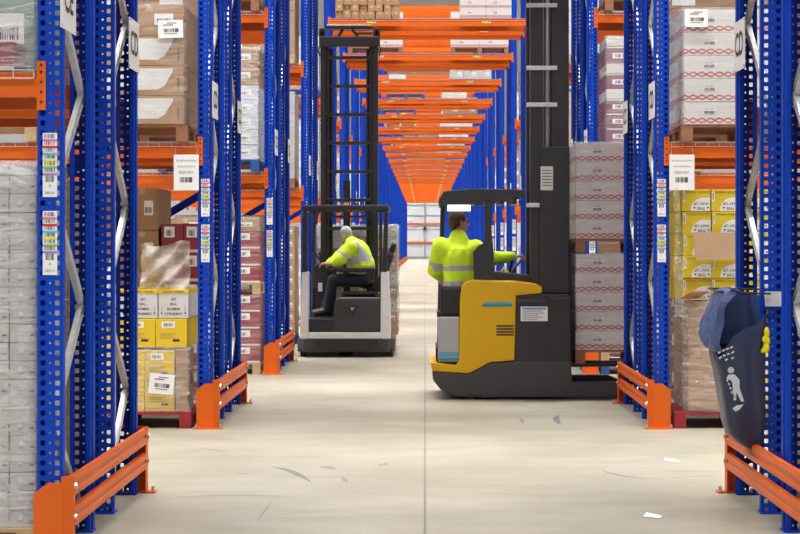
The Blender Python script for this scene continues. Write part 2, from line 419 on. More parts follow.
# blue diagonal ties under the first level
def make_tie():
    mb = MB().bar((0, 0, 0), (-1.26, 0, -.74), .012, .075, 'blue', up=(0, 0, 1)); mb.bar((0, .02, .03), (-1.26, .02, -.71), .04, .008, 'blue')
    return mb.mesh('diagonal_tie')


tie_me = make_tie()
for k in range(1, NROW + 1):
    y = ry(k); cut = k <= 4
    for side, X, A, Bp in (('left', -WL - PW / 2, protoA, protoB), ('right', WR + PW / 2, protoB, protoA)):
        f, parts = place(A[cut], (X, y, 0), 0, 'blue perforated frame at near side of %s, %s of aisle' % (rowname(k), side), 'blue rack frames on the ' + side)
        if k <= 9:
            for z in (1.965, 1.575):
                o = bpy.data.objects.new('barcode_label', label_me); col.objects.link(o); o.parent = parts[0]; o.location = (0, 0, z); o['label'] = 'white barcode label with coloured bands'
        if side == 'left' and k <= 4:
            o = bpy.data.objects.new('diagonal_tie', tie_me); col.objects.link(o); o.parent = f; o.location = (-PW / 2 - .008, D - .075, 2.20)
        place(Bp[cut], (X, y + D, 0), PI, 'blue perforated frame at far side of %s, %s of aisle' % (rowname(k), side), 'blue rack frames on the ' + side)

# ------------------------------------------------------------------ end protectors
def make_protector(s):
    """s=+1: aisle on the +x side. origin at the post centre line, front of row"""
    t = thing('rack_end_protector', 'p', 'rack protector')
    fx0, fx1, rx = -.066 * s, .075 * s, .120 * s
    a = MB(); pts = [(fx0, 0), (fx1, 0), (fx1, .385), (fx0 + .07 * s, .385), (fx0, .33)]
    a.prism(pts, -.085, -.078, 'orange')
    a.prism([(fx1, -.085), (rx, -.01), (rx, .03), (rx - .006 * s, .03), (rx - .006 * s, -.008), (fx1 - .004 * s, -.078)], 0, .415, 'orange', axis='z')
    a.prism([(fx0, -.085), (fx0, -.02), (fx0 + .006 * s, -.02), (fx0 + .006 * s, -.078)], 0, .33, 'orange', axis='z')
    a.box(fx0 - .02 * s, rx + .04 * s, -.13, -.07, 0, .010, 'orange')
    a.build('front_plate', t)
    b = MB(); b.box(rx, rx - .008 * s, D - .03, D + .06, 0, .415, 'orange'); b.box(rx, rx - .09 * s, D + .052, D + .06, 0, .415, 'orange'); b.box(rx + .055 * s, rx - .045 * s, D - .02, D + .075, 0, .01, 'orange')
    b.build('rear_plate', t)
    for z in (.31, .155):
        h = .098; r = MB()
        prof = [(rx - .03 * s, z), (rx, z), (rx + .004 * s, z + .015), (rx + .004 * s, z + .032), (rx - .008 * s, z + .042), (rx - .008 * s, z + .056), (rx + .004 * s, z + .066), (rx + .004 * s, z + h - .015), (rx, z + h), (rx - .03 * s, z + h)]
        prof2 = [(x - .004 * s, zz + (.004 if zz < z + h / 2 else -.004)) for x, zz in prof[::-1]]
        r.prism(prof + prof2, -.005, D + .045, 'orange'); r.build('rail', t)
    for yy in (.01, D + .02):
        for z in (.36, .205):
            m_ = MB().tube((rx, yy, z), (rx + .014 * s, yy, z), .016, 'steel', 6); m_.build('bolt', t)
    for (xx, yy) in ((rx + .02 * s, -.10), (fx0 + .0 * s, -.11), (rx + .035 * s, D + .03)):
        MB().tube((xx, yy, .01), (xx, yy, .04), .011, 'steel', 6).build('anchor_bolt', t)
    return t
pl, pr = make_protector(1), make_protector(-1)
for k in range(1, NROW + 1):
    place(pl, (-WL - PW / 2, ry(k), 0), 0, 'orange steel end protector at the foot of %s, left of aisle' % rowname(k), 'orange end protectors')
    place(pr, (WR + PW / 2, ry(k), 0), 0, 'orange steel end protector at the foot of %s, right of aisle' % rowname(k), 'orange end protectors')

# ------------------------------------------------------------------ beams, decks
def beam_mb(L, h, front):
    mb = MB(); d = .05 * front
    # front face with a recessed step along the top, as rolled box beams have
    prof = [(0, 0), (0, h * .72), (.010 * front, h * .78), (.010 * front, h), (d, h), (d, 0)]
    mb.prism([(p[0], p[1] - h) for p in prof], 0, L, 'orange', axis='x'); return mb
BL = 2.70
def make_beam(front, ends=True):
    """runs 0..BL in x, top at z=0, face at y=0 looking towards -y when front is +1"""
    t = thing('pallet_beam', 'b', 'rack beam')
    beam_mb(BL, .125, front).build('box_section', t)
    for xa, xb in ((-.045, .0), (BL, BL + .045)) if ends else ():
        m_ = MB().box(xa, xb, -.007 * front, -.002 * front, -.19, .055, 'orange')
        for z in (-.15, -.10, -.05, .0, .035): m_.tube(((xa + xb) / 2, -.007 * front, z), ((xa + xb) / 2, -.0085 * front, z), .0075, 'black', 8)
        m_.build('end_connector', t)
    return t
bf, br, bn = make_beam(1), make_beam(-1), make_beam(1, False)
def wire_deck(Lx, Ly):
    mb = MB(); r = .0026; n = int(Lx / .1); ny = max(2, int(Ly / .11))
    for i in range(n + 1):
        x = Lx * i / n; mb.box(x - r, x + r, 0, Ly, -.004, .003, 'wire'); mb.box(x - r, x + r, -.006, 0, -.035, .003, 'wire')
    for j in range(ny + 1):
        y = Ly * j / ny; mb.box(0, Lx, y - r, y + r, .003, .009, 'wire')
    mb.box(0, Lx, -.009, -.003, -.037, -.031, 'wire'); return mb
sd = wire_deck(BL - .03, FD).build('wire_deck'); tag(sd, 'x', 'wire deck')
pos4 = [('front beam of near frame', 0.0, bf), ('rear beam of near frame', FD, br), ('front beam of far frame', D - FD, bn), ('rear beam of far frame', D, br)]
for k in range(1, 10):
    levels = [('first', L1)] + ([('second', L2)] if k >= 3 else [])
    for side in ('left', 'right'):
        x0 = -WL - PW - BL if side == 'left' else WR + PW
        for nm, z in levels:
            for pn, dy, pb in pos4:
                place(pb, (x0, ry(k) + dy, z), 0, 'orange pallet beam, %s level, %s, %s, %s' % (nm, pn, rowname(k), side), 'orange pallet beams on the ' + side)
            if k <= 4:
                place(sd, (x0 + .015, ry(k) + .0, z + .005), 0, 'galvanised wire deck, %s level, %s, %s side' % (nm, rowname(k), side), 'wire decks in the side bays')

X0b, X1b = -WL - .0, WR + .0
BRL = WR + WL
def make_bridge(front):
    t = thing('bridging_beam', 'b', 'bridging beam')
    beam_mb(BRL, .135, front).build('box_section', t)
    for xa, xb in ((-.05, .0), (BRL, BRL + .05)):
        MB().box(xa, xb, -.007 * front, -.002 * front, -.19, .04, 'orange').build('end_connector', t)
    if front == 1:
        for xx in (.75, 2.95):
            m_ = MB().rect(xx - .05, xx + .05, -.075, -.025, -.001, 'lemon').rect(xx + .05, xx + .12, -.075, -.025, -.001, 'paper')
            m_.barcode(xx + .055, xx + .115, -.065, -.035, -.002, 'black', 5, 6); m_.text('A1', xx, -.05, .04, -.002, 'black'); m_.build('location_label', t)
    return t
gf, gr = make_bridge(1), make_bridge(-1)
gd = wire_deck(BRL, FD).build('wire_deck'); tag(gd, 'x', 'wire deck')
for k in range(1, NROW + 1):
    lv = ([('lower', LB)] if k <= 28 else []) + ([('upper', LU)] if 5 <= k <= 18 else []) + ([('topmost', 9.5)] if 7 <= k <= 18 else [])
    for nm, z in lv:
        for (pn, dy, _), pb in zip(pos4, (gf, gr, gf, gr)):
            place(pb, (X0b, ry(k) + dy, z), 0, 'orange %s bridging beam over the aisle, %s, %s' % (nm, pn, rowname(k)), 'orange bridging beams over the aisle')
        for dn, dy in (('near', 0.0), ('far', D - FD)) if nm == 'lower' and k < 20 else ():
            place(gd, (X0b, ry(k) + dy, z + .005), 0, 'galvanised wire deck on %s bridging beams, %s half of %s' % (nm, dn, rowname(k)), 'wire decks over the aisle')

# ------------------------------------------------------------------ aisle signs and location placards
def sign(txt, side, yc, k, where):
    x = -WL + .006 if side == 'left' else WR - .006; s = 1 if side == 'left' else -1
    t = thing('aisle_sign', 'white aisle sign reading %s, %s side, %s end of %s' % (txt, side, where, rowname(k)), 'sign', (x, yc, 2.80), PI / 2 * s, 'white aisle letter signs')
    MB().box(-.20, .20, -.004, .0, -.155, .155, 'white').build('plate', t)
    MB().text(txt, 0, 0, .205, -.0055, 'black', bold=.004).build('lettering', t)
    m_ = MB()
    for a in (-.185, .185):
        for b in (-.14, .14): m_.tube((a, -.004, b), (a, -.009, b), .007, 'steel', 6)
    m_.build('fixing', t)
AIS = ['CE', 'CD', 'CC', 'CB', 'CA', 'BE', 'BD', 'BC', 'BB']
for k in range(1, 9):
    for side in ('left', 'right'):
        if not (k == 1 and side == 'right'): sign(AIS[k - 1], side, ry(k) + .10, k, 'near')
        sign(AIS[k], side, ry(k) + D - .22, k, 'far')
def placard(side):
    k = 2; x = -2.035 if side == 'left' else 2.19
    t = thing('location_placard', 'white location placard with barcode hanging from beam on the ' + side, 'placard', (x, ry(k) - .022, 2.18), 0, 'white location placards')
    MB().box(-.107, .107, -.003, .003, -.152, .152, 'paper', .002).build('plate', t)
    m_ = MB(); y = -.0042
    m_.text('PALLET LOCATION', 0, .10, .020, y, 'inkgrey'); m_.text('RACK POSITION', 0, .05, .020, y, 'inkgrey'); m_.text('0221A01', 0, .0, .034, y, 'inkgrey')
    m_.barcode(-.055, .055, -.085, -.04, y, 'black', 3, 14); m_.build('print', t)
    m_ = MB().tube((-.09, .0, .152), (-.09, .0, .21), .003, 'steel', 6).tube((.09, .0, .152), (.09, .0, .21), .003, 'steel', 6); m_.build('hook', t)
placard('left'); placard('right')

# ------------------------------------------------------------------ pallets, cartons
_pal = {}
def pallet(x0, x1, y0, y1, z, wood, label, group='pallets under the loads'):
    w, d = round(x1 - x0, 3), round(y1 - y0, 3); key = (w, d, wood)
    if key not in _pal:
        t = thing('pallet', 'p', 'pallet')
        mb = MB(); n = 7
        for i in range(n):
            bw_ = d / n * .8; yy = -d / 2 + (d - bw_) * i / (n - 1); mb.box(-w / 2, w / 2, yy, yy + bw_, .118, .14, wood, .002)
        mb.build('top_deck', t)
        for xx in (-w / 2 + .05, 0, w / 2 - .05):
            s = MB().box(xx - .05, xx + .05, -d / 2, d / 2, 0, .02, wood, .002).box(xx - .05, xx + .05, -d / 2, d / 2, .098, .118, wood, .002)
            for yy in (-d / 2 + .07, 0, d / 2 - .07): s.box(xx - .05, xx + .05, yy - .07, yy + .07, .02, .098, wood)
            s.build('skid', t)
        _pal[key] = t
    return place(_pal[key], ((x0 + x1) / 2, (y0 + y1) / 2, z), 0, label, group)[0]

CN = {'kraft': ('kraft', 'brown carton'), 'lidprint': ('kraft', 'brown carton with pale printed panel'), 'chain': ('chain', 'white carton with red chain border'),
      'yellow': ('ycarton', 'yellow carton with white barcode label'), 'lid': ('wcarton', 'white carton with yellow lid'), 'arch': ('ycarton2', 'yellow carton with grey arch print'),
      'wine': ('rcarton', 'wine-red carton with white label'), 'house': ('greycarton', 'grey-white carton with small icon'), 'plum': ('pcarton', 'plum and white carton'),
      'tan': ('kraft2', 'small tan carton'), 'bluish': ('bwcarton', 'bluish white carton'), 'plain': ('wcarton', 'plain white carton'), 'green': ('gcarton', 'green-grey carton'),
      'greybig': ('greycarton', 'grey carton'), 'rear': ('rcarton', 'wine-red carton'), 'bike': ('wcarton', 'white carton with bicycle drawing')}
_car = {}
def carton_proto(kind, w, d, h):
    key = (kind, round(w, 3), round(d, 3), round(h, 3))
    if key in _car: return _car[key]
    m = CN[kind][0]; y = -d / 2 - .0012; hw = w / 2
    o = tag(MB().box(-hw, hw, -d / 2, d / 2, 0, h, m, .004).build('carton'), 'c', 'carton')
    p = MB()
    if kind in ('kraft', 'tan', 'green', 'greybig'):
        MB().box(-.03, .03, -d / 2 - .001, d / 2 + .001, h + .0002, h + .001, 'tape').rect(-.03, .03, h - .06, h, y, 'tape').build('tape', o)
        if w > .18:
            p.rect(hw * .15, hw * .7, h * .35, h * .7, y, 'paper'); p.barcode(hw * .22, hw * .62, h * .4, h * .55, y - .0006, 'black', 9, 10)
            p.build('label', o)
    elif kind == 'lidprint':
        p.poly([(-hw * .98, h * .20), (hw * .25, h * .20), (hw * .45, h * .34), (hw * .68, h * .80), (hw * .70, h * .92), (-hw * .98, h * .92)], y, 'lidgrey')
        p.rect(-hw * .5, -hw * .49, h * .2, h * .92, y - .0006, 'inkgrey'); p.rect(hw * .58, hw * .62, h * .55, h * .6, y - .0006, 'black')
        p.build('printed_panel', o); MB().rect(hw * .82, hw * .87, h * .15, h * .6, y, 'inkgrey').build('arrow_print', o)
    elif kind == 'chain':
        p.rect(-hw * .45, -hw * .05, h * .45, h * .74, y, 'lidgrey'); p.barcode(-hw * .40, -hw * .08, h * .47, h * .60, y - .0006, 'black', 12, 12); p.text('REF 0457', -hw * .26, h * .68, .02, y - .0006, 'inkgrey'); p.build('label', o)
    elif kind == 'yellow':
        p.rect(-hw * .62, hw * .25, h * .68, h * .9, y, 'paper'); p.barcode(-hw * .5, hw * .1, h * .73, h * .85, y - .0006, 'black', 4, 14); p.build('label', o)
        q = MB()
        for i, (a, b) in enumerate(((-.7, .3), (-.7, .1), (-.7, .35))): q.rect(hw * a, hw * b, h * (.46 - .07 * i), h * (.475 - .07 * i), y, 'inkgrey')
        q.rect(hw * .1, hw * .55, h * .20, h * .28, y, 'black'); q.build('print', o)
    elif kind == 'lid':
        MB().box(-hw - .002, hw + .002, -d / 2 - .003, d / 2 + .003, h * .87, h + .003, 'ycarton').build('lid', o)
        q = MB().text('CAREFULLY', 0, h * .16, .029, y, 'black', True, .0006).text('REMOVE', 0, h * .33, .029, y, 'black', True, .0006).text('THIS', 0, h * .50, .029, y, 'black', True, .0006).text('LID', 0, h * .67, .029, y, 'black', True, .0006)
        for sx in (-.78, .78): q.poly([(hw * sx - .009, h * .20), (hw * sx, h * .12), (hw * sx + .009, h * .20)], y, 'black'); q.rect(hw * sx - .0015, hw * sx + .0015, h * .2, h * .45, y, 'inkgrey')
        q.build('print', o)
        MB().text('FRAGILE  CAREFUL', 0, h * .935, .022, -d / 2 - .0045, 'black', True).build('lid_print', o)
    elif kind == 'arch':
        pts = [(-hw * .45 + hw * 1.4 * 1, 0)]
        pts = [(hw * .98, h * .02), (hw * .98, h * .62)]
        for i in range(9):
            a = PI / 2 + (PI / 2) * i / 8; pts.append((hw * .55 + math.cos(a) * hw * .95, h * .02 + math.sin(a) * h * .62))
        p.poly(pts[::-1], y, 'lidgrey'); p.text('THIS', hw * .35, h * .14, .034, y - .0006, 'black', True, .0006); p.text('WAY UP', hw * .35, h * .36, .034, y - .0006, 'black', True, .0006)
        for sx in (-.12, .82): p.poly([(hw * sx - .012, h * .2), (hw * sx, h * .1), (hw * sx + .012, h * .2)], y - .0006, 'black')
        p.build('arch_print', o)
        MB().text('CAUTION  MODULE', hw * .1, h * .88, .024, y, 'black', True).rect(-hw * .92, -hw * .76, h * .45, h * .9, y, 'paper').barcode(-hw * .9, -hw * .78, h * .5, h * .85, y - .0006, 'black', 6, 5).build('print', o)
    elif kind == 'wine':
        p.rect(-hw * .75, hw * .2, h * .52, h * .9, y, 'paper'); p.barcode(-hw * .55, hw * .0, h * .58, h * .78, y - .0006, 'black', 4, 9); p.build('label', o)
        MB().rect(-hw, hw, 0, h * .1, y, 'lidgrey').build('band', o)
    elif kind == 'house':
        MB().poly([(-hw * .35, h * .42), (hw * .0, h * .42), (hw * .0, h * .62), (-hw * .17, h * .78), (-hw * .35, h * .62)], y, 'lidgrey').rect(-hw * .36, hw * .02, h * .40, h * .43, y - .0003, 'inkgrey').rect(-hw * .3, -hw * .05, h * .3, h * .34, y, 'inkgrey').rect(hw * .5, hw * .85, h * .34, h * .44, y, 'inkgrey').build('print', o)
    elif kind == 'plum':
        p.poly([(hw * .1, h * .98), (hw * .98, h * .98), (hw * .98, h * .35)], y, 'wcarton').rect(-hw, hw, h * .9, h * .99, y, 'lidgrey'); p.build('print', o)
        MB().rect(-hw * .75, -hw * .1, h * .3, h * .62, y, 'paper').barcode(-hw * .65, -hw * .2, h * .36, h * .56, y - .0006, 'black', 3, 8).build('label', o)
    elif kind == 'bike':
        for cx in (-hw * .15, hw * .1):
            pts = [(cx + math.cos(a * PI / 6) * .04, h * .4 + math.sin(a * PI / 6) * .04) for a in range(12)]
            q = [(cx + math.cos(a * PI / 6) * .028, h * .4 + math.sin(a * PI / 6) * .028) for a in range(12)]
            vs = [(a, y, b) for a, b in pts + q]; p.raw(vs, [(i, (i + 1) % 12, 12 + (i + 1) % 12, 12 + i) for i in range(12)], 'black')
        for a, b in (((-.15, .4), (-.03, .72)), ((-.03, .72), (.1, .4)), ((-.03, .72), (.04, .85)), ((-.12, .62), (-.03, .72)), ((-.15, .4), (-.0, .45)), ((-.03, .5), (.03, .8))):
            p.bar((a[0] * hw, y, a[1] * h), (b[0] * hw, y, b[1] * h), .002, .012, 'black', up=(0, 1, 0))
        p.build('bicycle_print', o)
    elif kind in ('bluish', 'plain'):
        p.rect(hw * .2, hw * .7, h * .3, h * .7, y, 'paper').barcode(hw * .28, hw * .62, h * .36, h * .55, y - .0006, 'black', 5, 8); p.build('label', o)
    _car[key] = o; return o

LN = ['bottom', 'second', 'third', 'fourth', 'fifth', 'sixth', 'seventh', 'eighth', 'ninth', 'tenth', 'eleventh', 'twelfth', 'thirteenth', 'fourteenth', 'fifteenth', 'sixteenth', 'seventeenth', 'eighteenth', 'nineteenth', 'twentieth', 'twenty-first']
def stack(kind, x0, x1, y0, y1, z0, nx, ny, heights, where, jit=.004, kinds=None, group=None):
    """cartons in nx columns, ny rows deep; heights is a list of layer heights"""
    w, d = (x1 - x0) / nx, (y1 - y0) / ny; z = z0; n = len(heights)
    for l, h in enumerate(heights):
        kd = kinds[l] if kinds else kind
        for j in range(ny):
            for i in range(nx):
                p = carton_proto(kd, w - .006, d - .006, h - .003)
                a = 'top' if (l == n - 1 and n > 1) else LN[l]
                c = '' if nx == 1 else (', %s column' % (['left', 'right'][i] if nx == 2 else ORD[i + 1]))
                e = '' if ny == 1 else (', ' + ('front' if j == 0 else 'back' if j == ny - 1 else 'middle') + ' row')
                lab = '%s, %s layer%s%s, %s' % (CN[kd][1], a, c, e, where)
                if len(lab.split()) > 16: lab = lab.replace(' with white barcode label', '').replace(' with pale printed panel', '').replace(' with red chain border', '').replace(' with grey arch print', '').replace(' with white label', '').replace(' with small icon', '').replace('the wrapped load', 'load').replace(' from left', '')
                place(p, (x0 + (i + .5) * w + R.uniform(-jit, jit) * .4, y0 + (j + .5) * d + R.uniform(-jit, jit), z), R.uniform(-jit, jit), lab, group or ('cartons ' + where))
        z += h
    return z
def film(x0, x1, y0, y1, z0, z1, m, label, amp=.006, ns=14):
    """a wrinkled sleeve of film round a load, open below, lapping over the top"""
    mb = MB(); ring = []; n = ns
    def side(a, b): return [(a[0] + (b[0] - a[0]) * i / n, a[1] + (b[1] - a[1]) * i / n) for i in range(n)]
    c = [(x0, y0), (x1, y0), (x1, y1), (x0, y1)]
    for i in range(4): ring += side(c[i], c[(i + 1) % 4])
    nz = 14; cx, cy = (x0 + x1) / 2, (y0 + y1) / 2; vs = []
    rr = random.Random(int(abs(x0 * 1000 + y0 * 77)))
    ph = [rr.uniform(0, 6) for _ in range(6)]
    for j in range(nz + 2):
        tz = min(1, j / nz); z = z0 + (z1 - z0) * tz
        for (x, y) in ring:
            dx, dy = x - cx, y - cy; o_ = amp * (.6 + .25 * math.sin(9 * z + 11 * x + ph[0]) + .25 * math.sin(17 * z - 13 * x + 5 * y + ph[1])) + amp * .4 * math.sin(31 * z + 3 * x + ph[2])
            k = o_; 
            if j == nz + 1: k = -.10; z = z1 + .004
            vs.append((x + k * (1 if dx > 0 else -1), y + k * (1 if dy > 0 else -1), z))
    N = len(ring)
    mb.raw(vs, [(j * N + i, j * N + (i + 1) % N, (j + 1) * N + (i + 1) % N, (j + 1) * N + i) for j in range(nz + 1) for i in range(N)], m)
    return tag(mb.sm().build('stretch_wrap'), label, 'plastic wrap')
def pasted_label(px0, px1, py0, py1, y, label, tilt=0.0, on=None):
    x0, x1, z1, z0 = PX(px0, y), PX(px1, y), PZ(py0, y), PZ(py1, y); w, h = (x1 - x0) / 2, (z1 - z0) / 2
    o = MB().box(-w, w, 0, .002, -h, h, 'paper').build('delivery_label', on, ((x0 + x1) / 2, y, (z0 + z1) / 2), label); o.rotation_euler = (0, tilt, 0)
    MB().barcode(-w * .55, w * .65, -h * .35, h * .05, -.001, 'black', 8, 16).rect(-w * .6, w * .2, h * .4, h * .5, -.001, 'inkgrey').rect(-w * .3, w * .5, h * .62, h * .7, -.001, 'inkgrey').rect(-w * .5, w * .5, -h * .55, -h * .48, -.001, 'inkgrey').build('print', o)
    return o

# --- first row, left
stack('house', -2.235, -1.955, ry(1) + .07, ry(1) + .87, .14, 2, 1, [.0935] * 19 + [.06], 'in the wrapped load at the left edge', .003)
pallet(-2.75, -1.955, ry(1) + .05, ry(1) + .87, 0, 'wood', 'wooden pallet under the wrapped white cartons at the left edge')
stack('greybig', -2.75, -2.24, ry(1) + .07, ry(1) + .87, .14, 1, 1, [.45] * 4, 'outer part of load at the left edge')
film(-2.77, -1.950, ry(1) + .055, ry(1) + .885, .145, 1.99, 'filmhaze', 'hazy wrinkled stretch wrap round grey-white cartons, left edge of picture', .004)
stack('wine', -2.30, -2.055, ry(1) + .03, ry(1) + .33, L1 + .018, 1, 1, [.14], 'on first-level beam at the left edge')
stack('green', -2.62, -1.985, ry(1) + .36, ry(1) + .92, L1 + .018, 1, 1, [.46, .46], 'on first-level beam at the left edge')
film(-2.65, -1.96, ry(1) + .01, ry(1) + .94, L1 + .019, L1 + .98, 'filmthick', 'hazy stretch wrap over green-grey cartons on the first-level beam, left edge', .004)

# --- second row, left
y2 = ry(2) - .06
pallet(-3.22, -1.99, y2, y2 + 1.0, 0, 'redwood', 'red pallet under the yellow cartons, second row left')
stack('yellow', -3.16, -2.13, y2 + .03, y2 + .95, .142, 4, 1, [.262, .262], 'wrapped on red pallet, second row left', .003)
o = MB().box(-.052, .052, 0, .40, 0, .53, 'kraft', .006).build('corner_board', None, (-2.072, y2 + .02, .142)); tag(o, 'tall brown cardboard corner piece beside wrapped yellow cartons', 'cardboard')
stack('yellow', -3.11, -2.03, y2 + .04, y2 + .90, .69, 4, 1, [.245], 'loose above the wrap, second row left', .004)
stack('lid', -3.06, -2.02, y2 + .05, y2 + .90, .937, 4, 1, [.245], 'above yellow cartons, second row left', .004)
fw = film(-3.2, -2.005, y2 + .005, y2 + .97, .145, .69, 'filmthick', 'clear stretch wrap round yellow cartons on red pallet, second row left', .008)
pasted_label(149, 174, 374, 394, y2 - .012, 'white delivery label stuck on the wrapped yellow cartons', .10, fw)
def loose_film():
    mb = MB(); n = 16; vs = []
    for j in range(n + 1):
        for i in range(n + 1):
            u, v = i / n, j / n
            x = -2.44 + .42 * u; top = .40 - .03 * math.sin(u * 5) - .05 * max(0, u - .8); z = 1.178 + v * top
            y = y2 + .10 + .05 * math.sin(7 * u + 4 * v) + .04 * math.sin(13 * (u - v)) + .10 * v
            vs.append((x, y, z))
    N = n + 1
    mb.raw(vs, [(j * N + i, j * N + i + 1, (j + 1) * N + i + 1, (j + 1) * N + i) for j in range(n) for i in range(n)], 'filmloose')
    tag(mb.sm().build('loose_film'), 'loose milky plastic film standing on white lidded cartons, second row left', 'plastic wrap')
loose_film()
yr = ry(2) + D - 1.0
pallet(-3.2, -2.0, yr - .05, yr + .95, 0, 'wood', 'wooden pallet at the back of the second row, left')
stack('wine', -2.46, -2.04, yr, yr + .9, .142, 2, 1, [.27] * 6, 'at the back of second row left', .003)
stack('kraft', -3.1, -2.48, yr - .02, yr + .88, .142, 2, 1, [.39] * 5, 'at the back of second row left', .006)
pallet(-3.24, -2.02, y2 + .01, y2 + 1.0, L1 + .015, 'brownwood', 'reddish wooden pallet on first-level beam, second row left')
stack('lidprint', -3.23, -2.05, y2, y2 + 1.0, L1 + .157, 2, 1, [.245, .255, .255], 'in brown load on beam, second row left', .003)
stack('kraft', -3.23, -2.05, y2, y2 + 1.0, L1 + .157 + .755, 2, 1, [.27], 'topping the brown load on beam, second row left', .003)
fw = film(-3.25, -2.03, y2 - .02, y2 + 1.02, L1 + .16, L1 + 1.20, 'film', 'shiny clear stretch wrap round brown cartons on beam, second row left', .006)
pasted_label(158, 183, 20, 38, y2 - .035, 'white delivery label on the brown load, second row left', -.03, fw)
pallet(-4.55, -3.31, y2 + .02, y2 + 1.0, L1 + .015, 'wood', 'empty pale wooden pallet on beam beyond the brown load')

# --- second row, right
pallet(2.12, 3.3, y2, y2 + 1.0, 0, 'redwood', 'red pallet under yellow arch cartons, second row right')
stack('yellow', 2.54, 3.02, y2 + .05, y2 + .95, .142, 2, 1, [.235] * 4, 'lower wrapped part, second row right', .003)
stack('kraft', 2.24, 2.53, y2 + .05, y2 + .95, .142, 1, 1, [.47, .47], 'lower wrapped part, second row right', .003)
stack('arch', 2.20, 2.95, y2 + .10, y2 + .95, 1.09, 3, 1, [.19] * 5, 'in opened load, second row right', .010)
o = MB(); o.raw([(0, 0, 0), (.36, .0, .0), (.36, 0, .23), (-.03, 0, .235)], [(0, 1, 2, 3)], 'kraft2'); o.raw([(0, .008, 0), (.36, .008, 0), (.36, .008, .23), (-.03, .008, .235)], [(3, 2, 1, 0)], 'kraft2')
flap = o
lin = MB(); o = lin; o.box(2.245, 2.50, y2 + .012, y2 + .02, .16, 1.08, 'kraft'); o.bar((2.25, y2 + .02, 1.105), (2.33, y2 - .08, 1.17), .22, .006, 'kraft')
o = tag(o.build('cardboard_liner'), 'brown corrugated liner sheet with torn flap across yellow arch cartons', 'cardboard'); flap.build('flap', o, (2.31, y2 + .03, 1.435), 'torn plain cardboard flap')
film(2.20, 3.30, y2 - .01, y2 + .985, .145, 1.085, 'filmthick', 'clear stretch wrap round lower cartons on red pallet, second row right', .010)
def torn_film():
    mb = MB(); n = 14; vs = []
    for j in range(n + 1):
        for i in range(5):
            v, u = j / n, i / 4
            z = .95 + v * 1.1; x = 2.125 + u * (.10 - .06 * v) + .012 * math.sin(11 * v + 3 * u); y = y2 + .02 + .05 * math.sin(9 * v + 5 * u)
            vs.append((x, y, z))
    mb.raw(vs, [(j * 5 + i, j * 5 + i + 1, (j + 1) * 5 + i + 1, (j + 1) * 5 + i) for j in range(n) for i in range(4)], 'filmthick')
    tag(mb.sm().build('torn_film'), 'torn strip of film hanging beside yellow arch cartons', 'plastic wrap')
torn_film()
pallet(2.18, 3.38, y2 + .01, y2 + 1.0, L1 + .015, 'brownwood', 'dark wooden pallet on first-level beam, second row right')
stack('chain', 2.20, 3.38, y2, y2 + 1.0, L1 + .157, 2, 1, [.196] * 5, 'in wrapped load on beam, second row right', .002)
fw = film(2.185, 3.40, y2 - .02, y2 + 1.02, L1 + .16, L1 + 1.15, 'film', 'clear stretch wrap round white chain-border cartons on beam', .005)
pasted_label(685, 708, 9, 27, y2 - .035, 'white delivery label on wrapped white cartons, second row right', .0, fw)


# --- third row, left
y3 = ry(3) - .06
pallet(-3.18, -1.98, y3, y3 + 1.0, 0, 'wood', 'bottom wooden pallet of wine-red cartons, third row left')
stack('wine', -2.60, -1.985, y3 + .01, y3 + .98, .142, 2, 1, [.205] * 4, 'lower load, third row left', .003)
pallet(-3.18, -1.98, y3, y3 + 1.0, .965, 'wood', 'upper wooden pallet between wine-red loads, third row left')
stack('wine', -2.60, -1.985, y3 + .01, y3 + .98, 1.107, 2, 1, [.205] * 3, 'upper load, third row left', .003)
stack('kraft', -3.18, -1.985, y3 + .01, y3 + .98, 1.725, 2, 1, [.16], 'capping upper load, third row left', .003)
film(-3.2, -1.965, y3 - .01, y3 + .995, 1.11, 1.90, 'film', 'stretch wrap round the upper wine-red load, third row left', .004)
film(-3.2, -1.965, y3 - .01, y3 + .995, .145, .964, 'film', 'stretch wrap round the lower wine-red load, third row left', .004)
pallet(-3.22, -2.0, y3, y3 + 1.0, L1 + .015, 'bluewood', 'blue pallet on first-level beam, third row left')
stack('bluish', -3.2, -2.01, y3 + .01, y3 + .98, L1 + .157, 2, 1, [.18] * 5, 'on blue pallet, third row left', .006)
stack('kraft', -3.2, -2.01, y3 + .01, y3 + .98, L1 + 1.06, 2, 1, [.22, .22], 'above bluish cartons, third row left', .004)
film(-3.22, -1.995, y3 - .01, y3 + .995, L1 + .16, L1 + 1.515, 'filmthick', 'stretch wrap round mixed load on blue pallet, third row left', .004)
pallet(-3.22, -2.0, y3, y3 + 1.0, L2 + .015, 'brownwood', 'pallet on second-level beam, third row left')
stack('greybig', -3.2, -2.01, y3 + .01, y3 + .98, L2 + .157, 2, 1, [.4, .4], 'on second-level beam, third row left')
# --- third row, right
pallet(2.12, 3.3, y3, y3 + 1.0, 0, 'bluewood', 'blue pallet on the floor behind yellow truck, third row right')
pallet(2.12, 3.3, y3 + .01, y3 + 1.0, .142, 'wood', 'wooden pallet stacked on blue pallet, third row right')
pallet(2.17, 3.35, y3, y3 + 1.0, L1 + .015, 'wood', 'wooden pallet on first-level beam, third row right')
stack('plum', 2.185, 3.34, y3 + .01, y3 + .98, L1 + .157, 2, 1, [.2, .18, .18, .17, .12, .19, .12, .205, .12], 'on beam, third row right', .004, ['plum', 'plum', 'plum', 'plum', 'plain', 'plum', 'plain', 'plum', 'bike'])
film(2.165, 3.36, y3 - .01, y3 + .995, L1 + .16, L1 + 1.65, 'film', 'stretch wrap round plum and white cartons, third row right', .004)
pallet(2.17, 3.35, y3, y3 + 1.0, L2 + .015, 'brownwood', 'pallet on second-level beam, third row right')
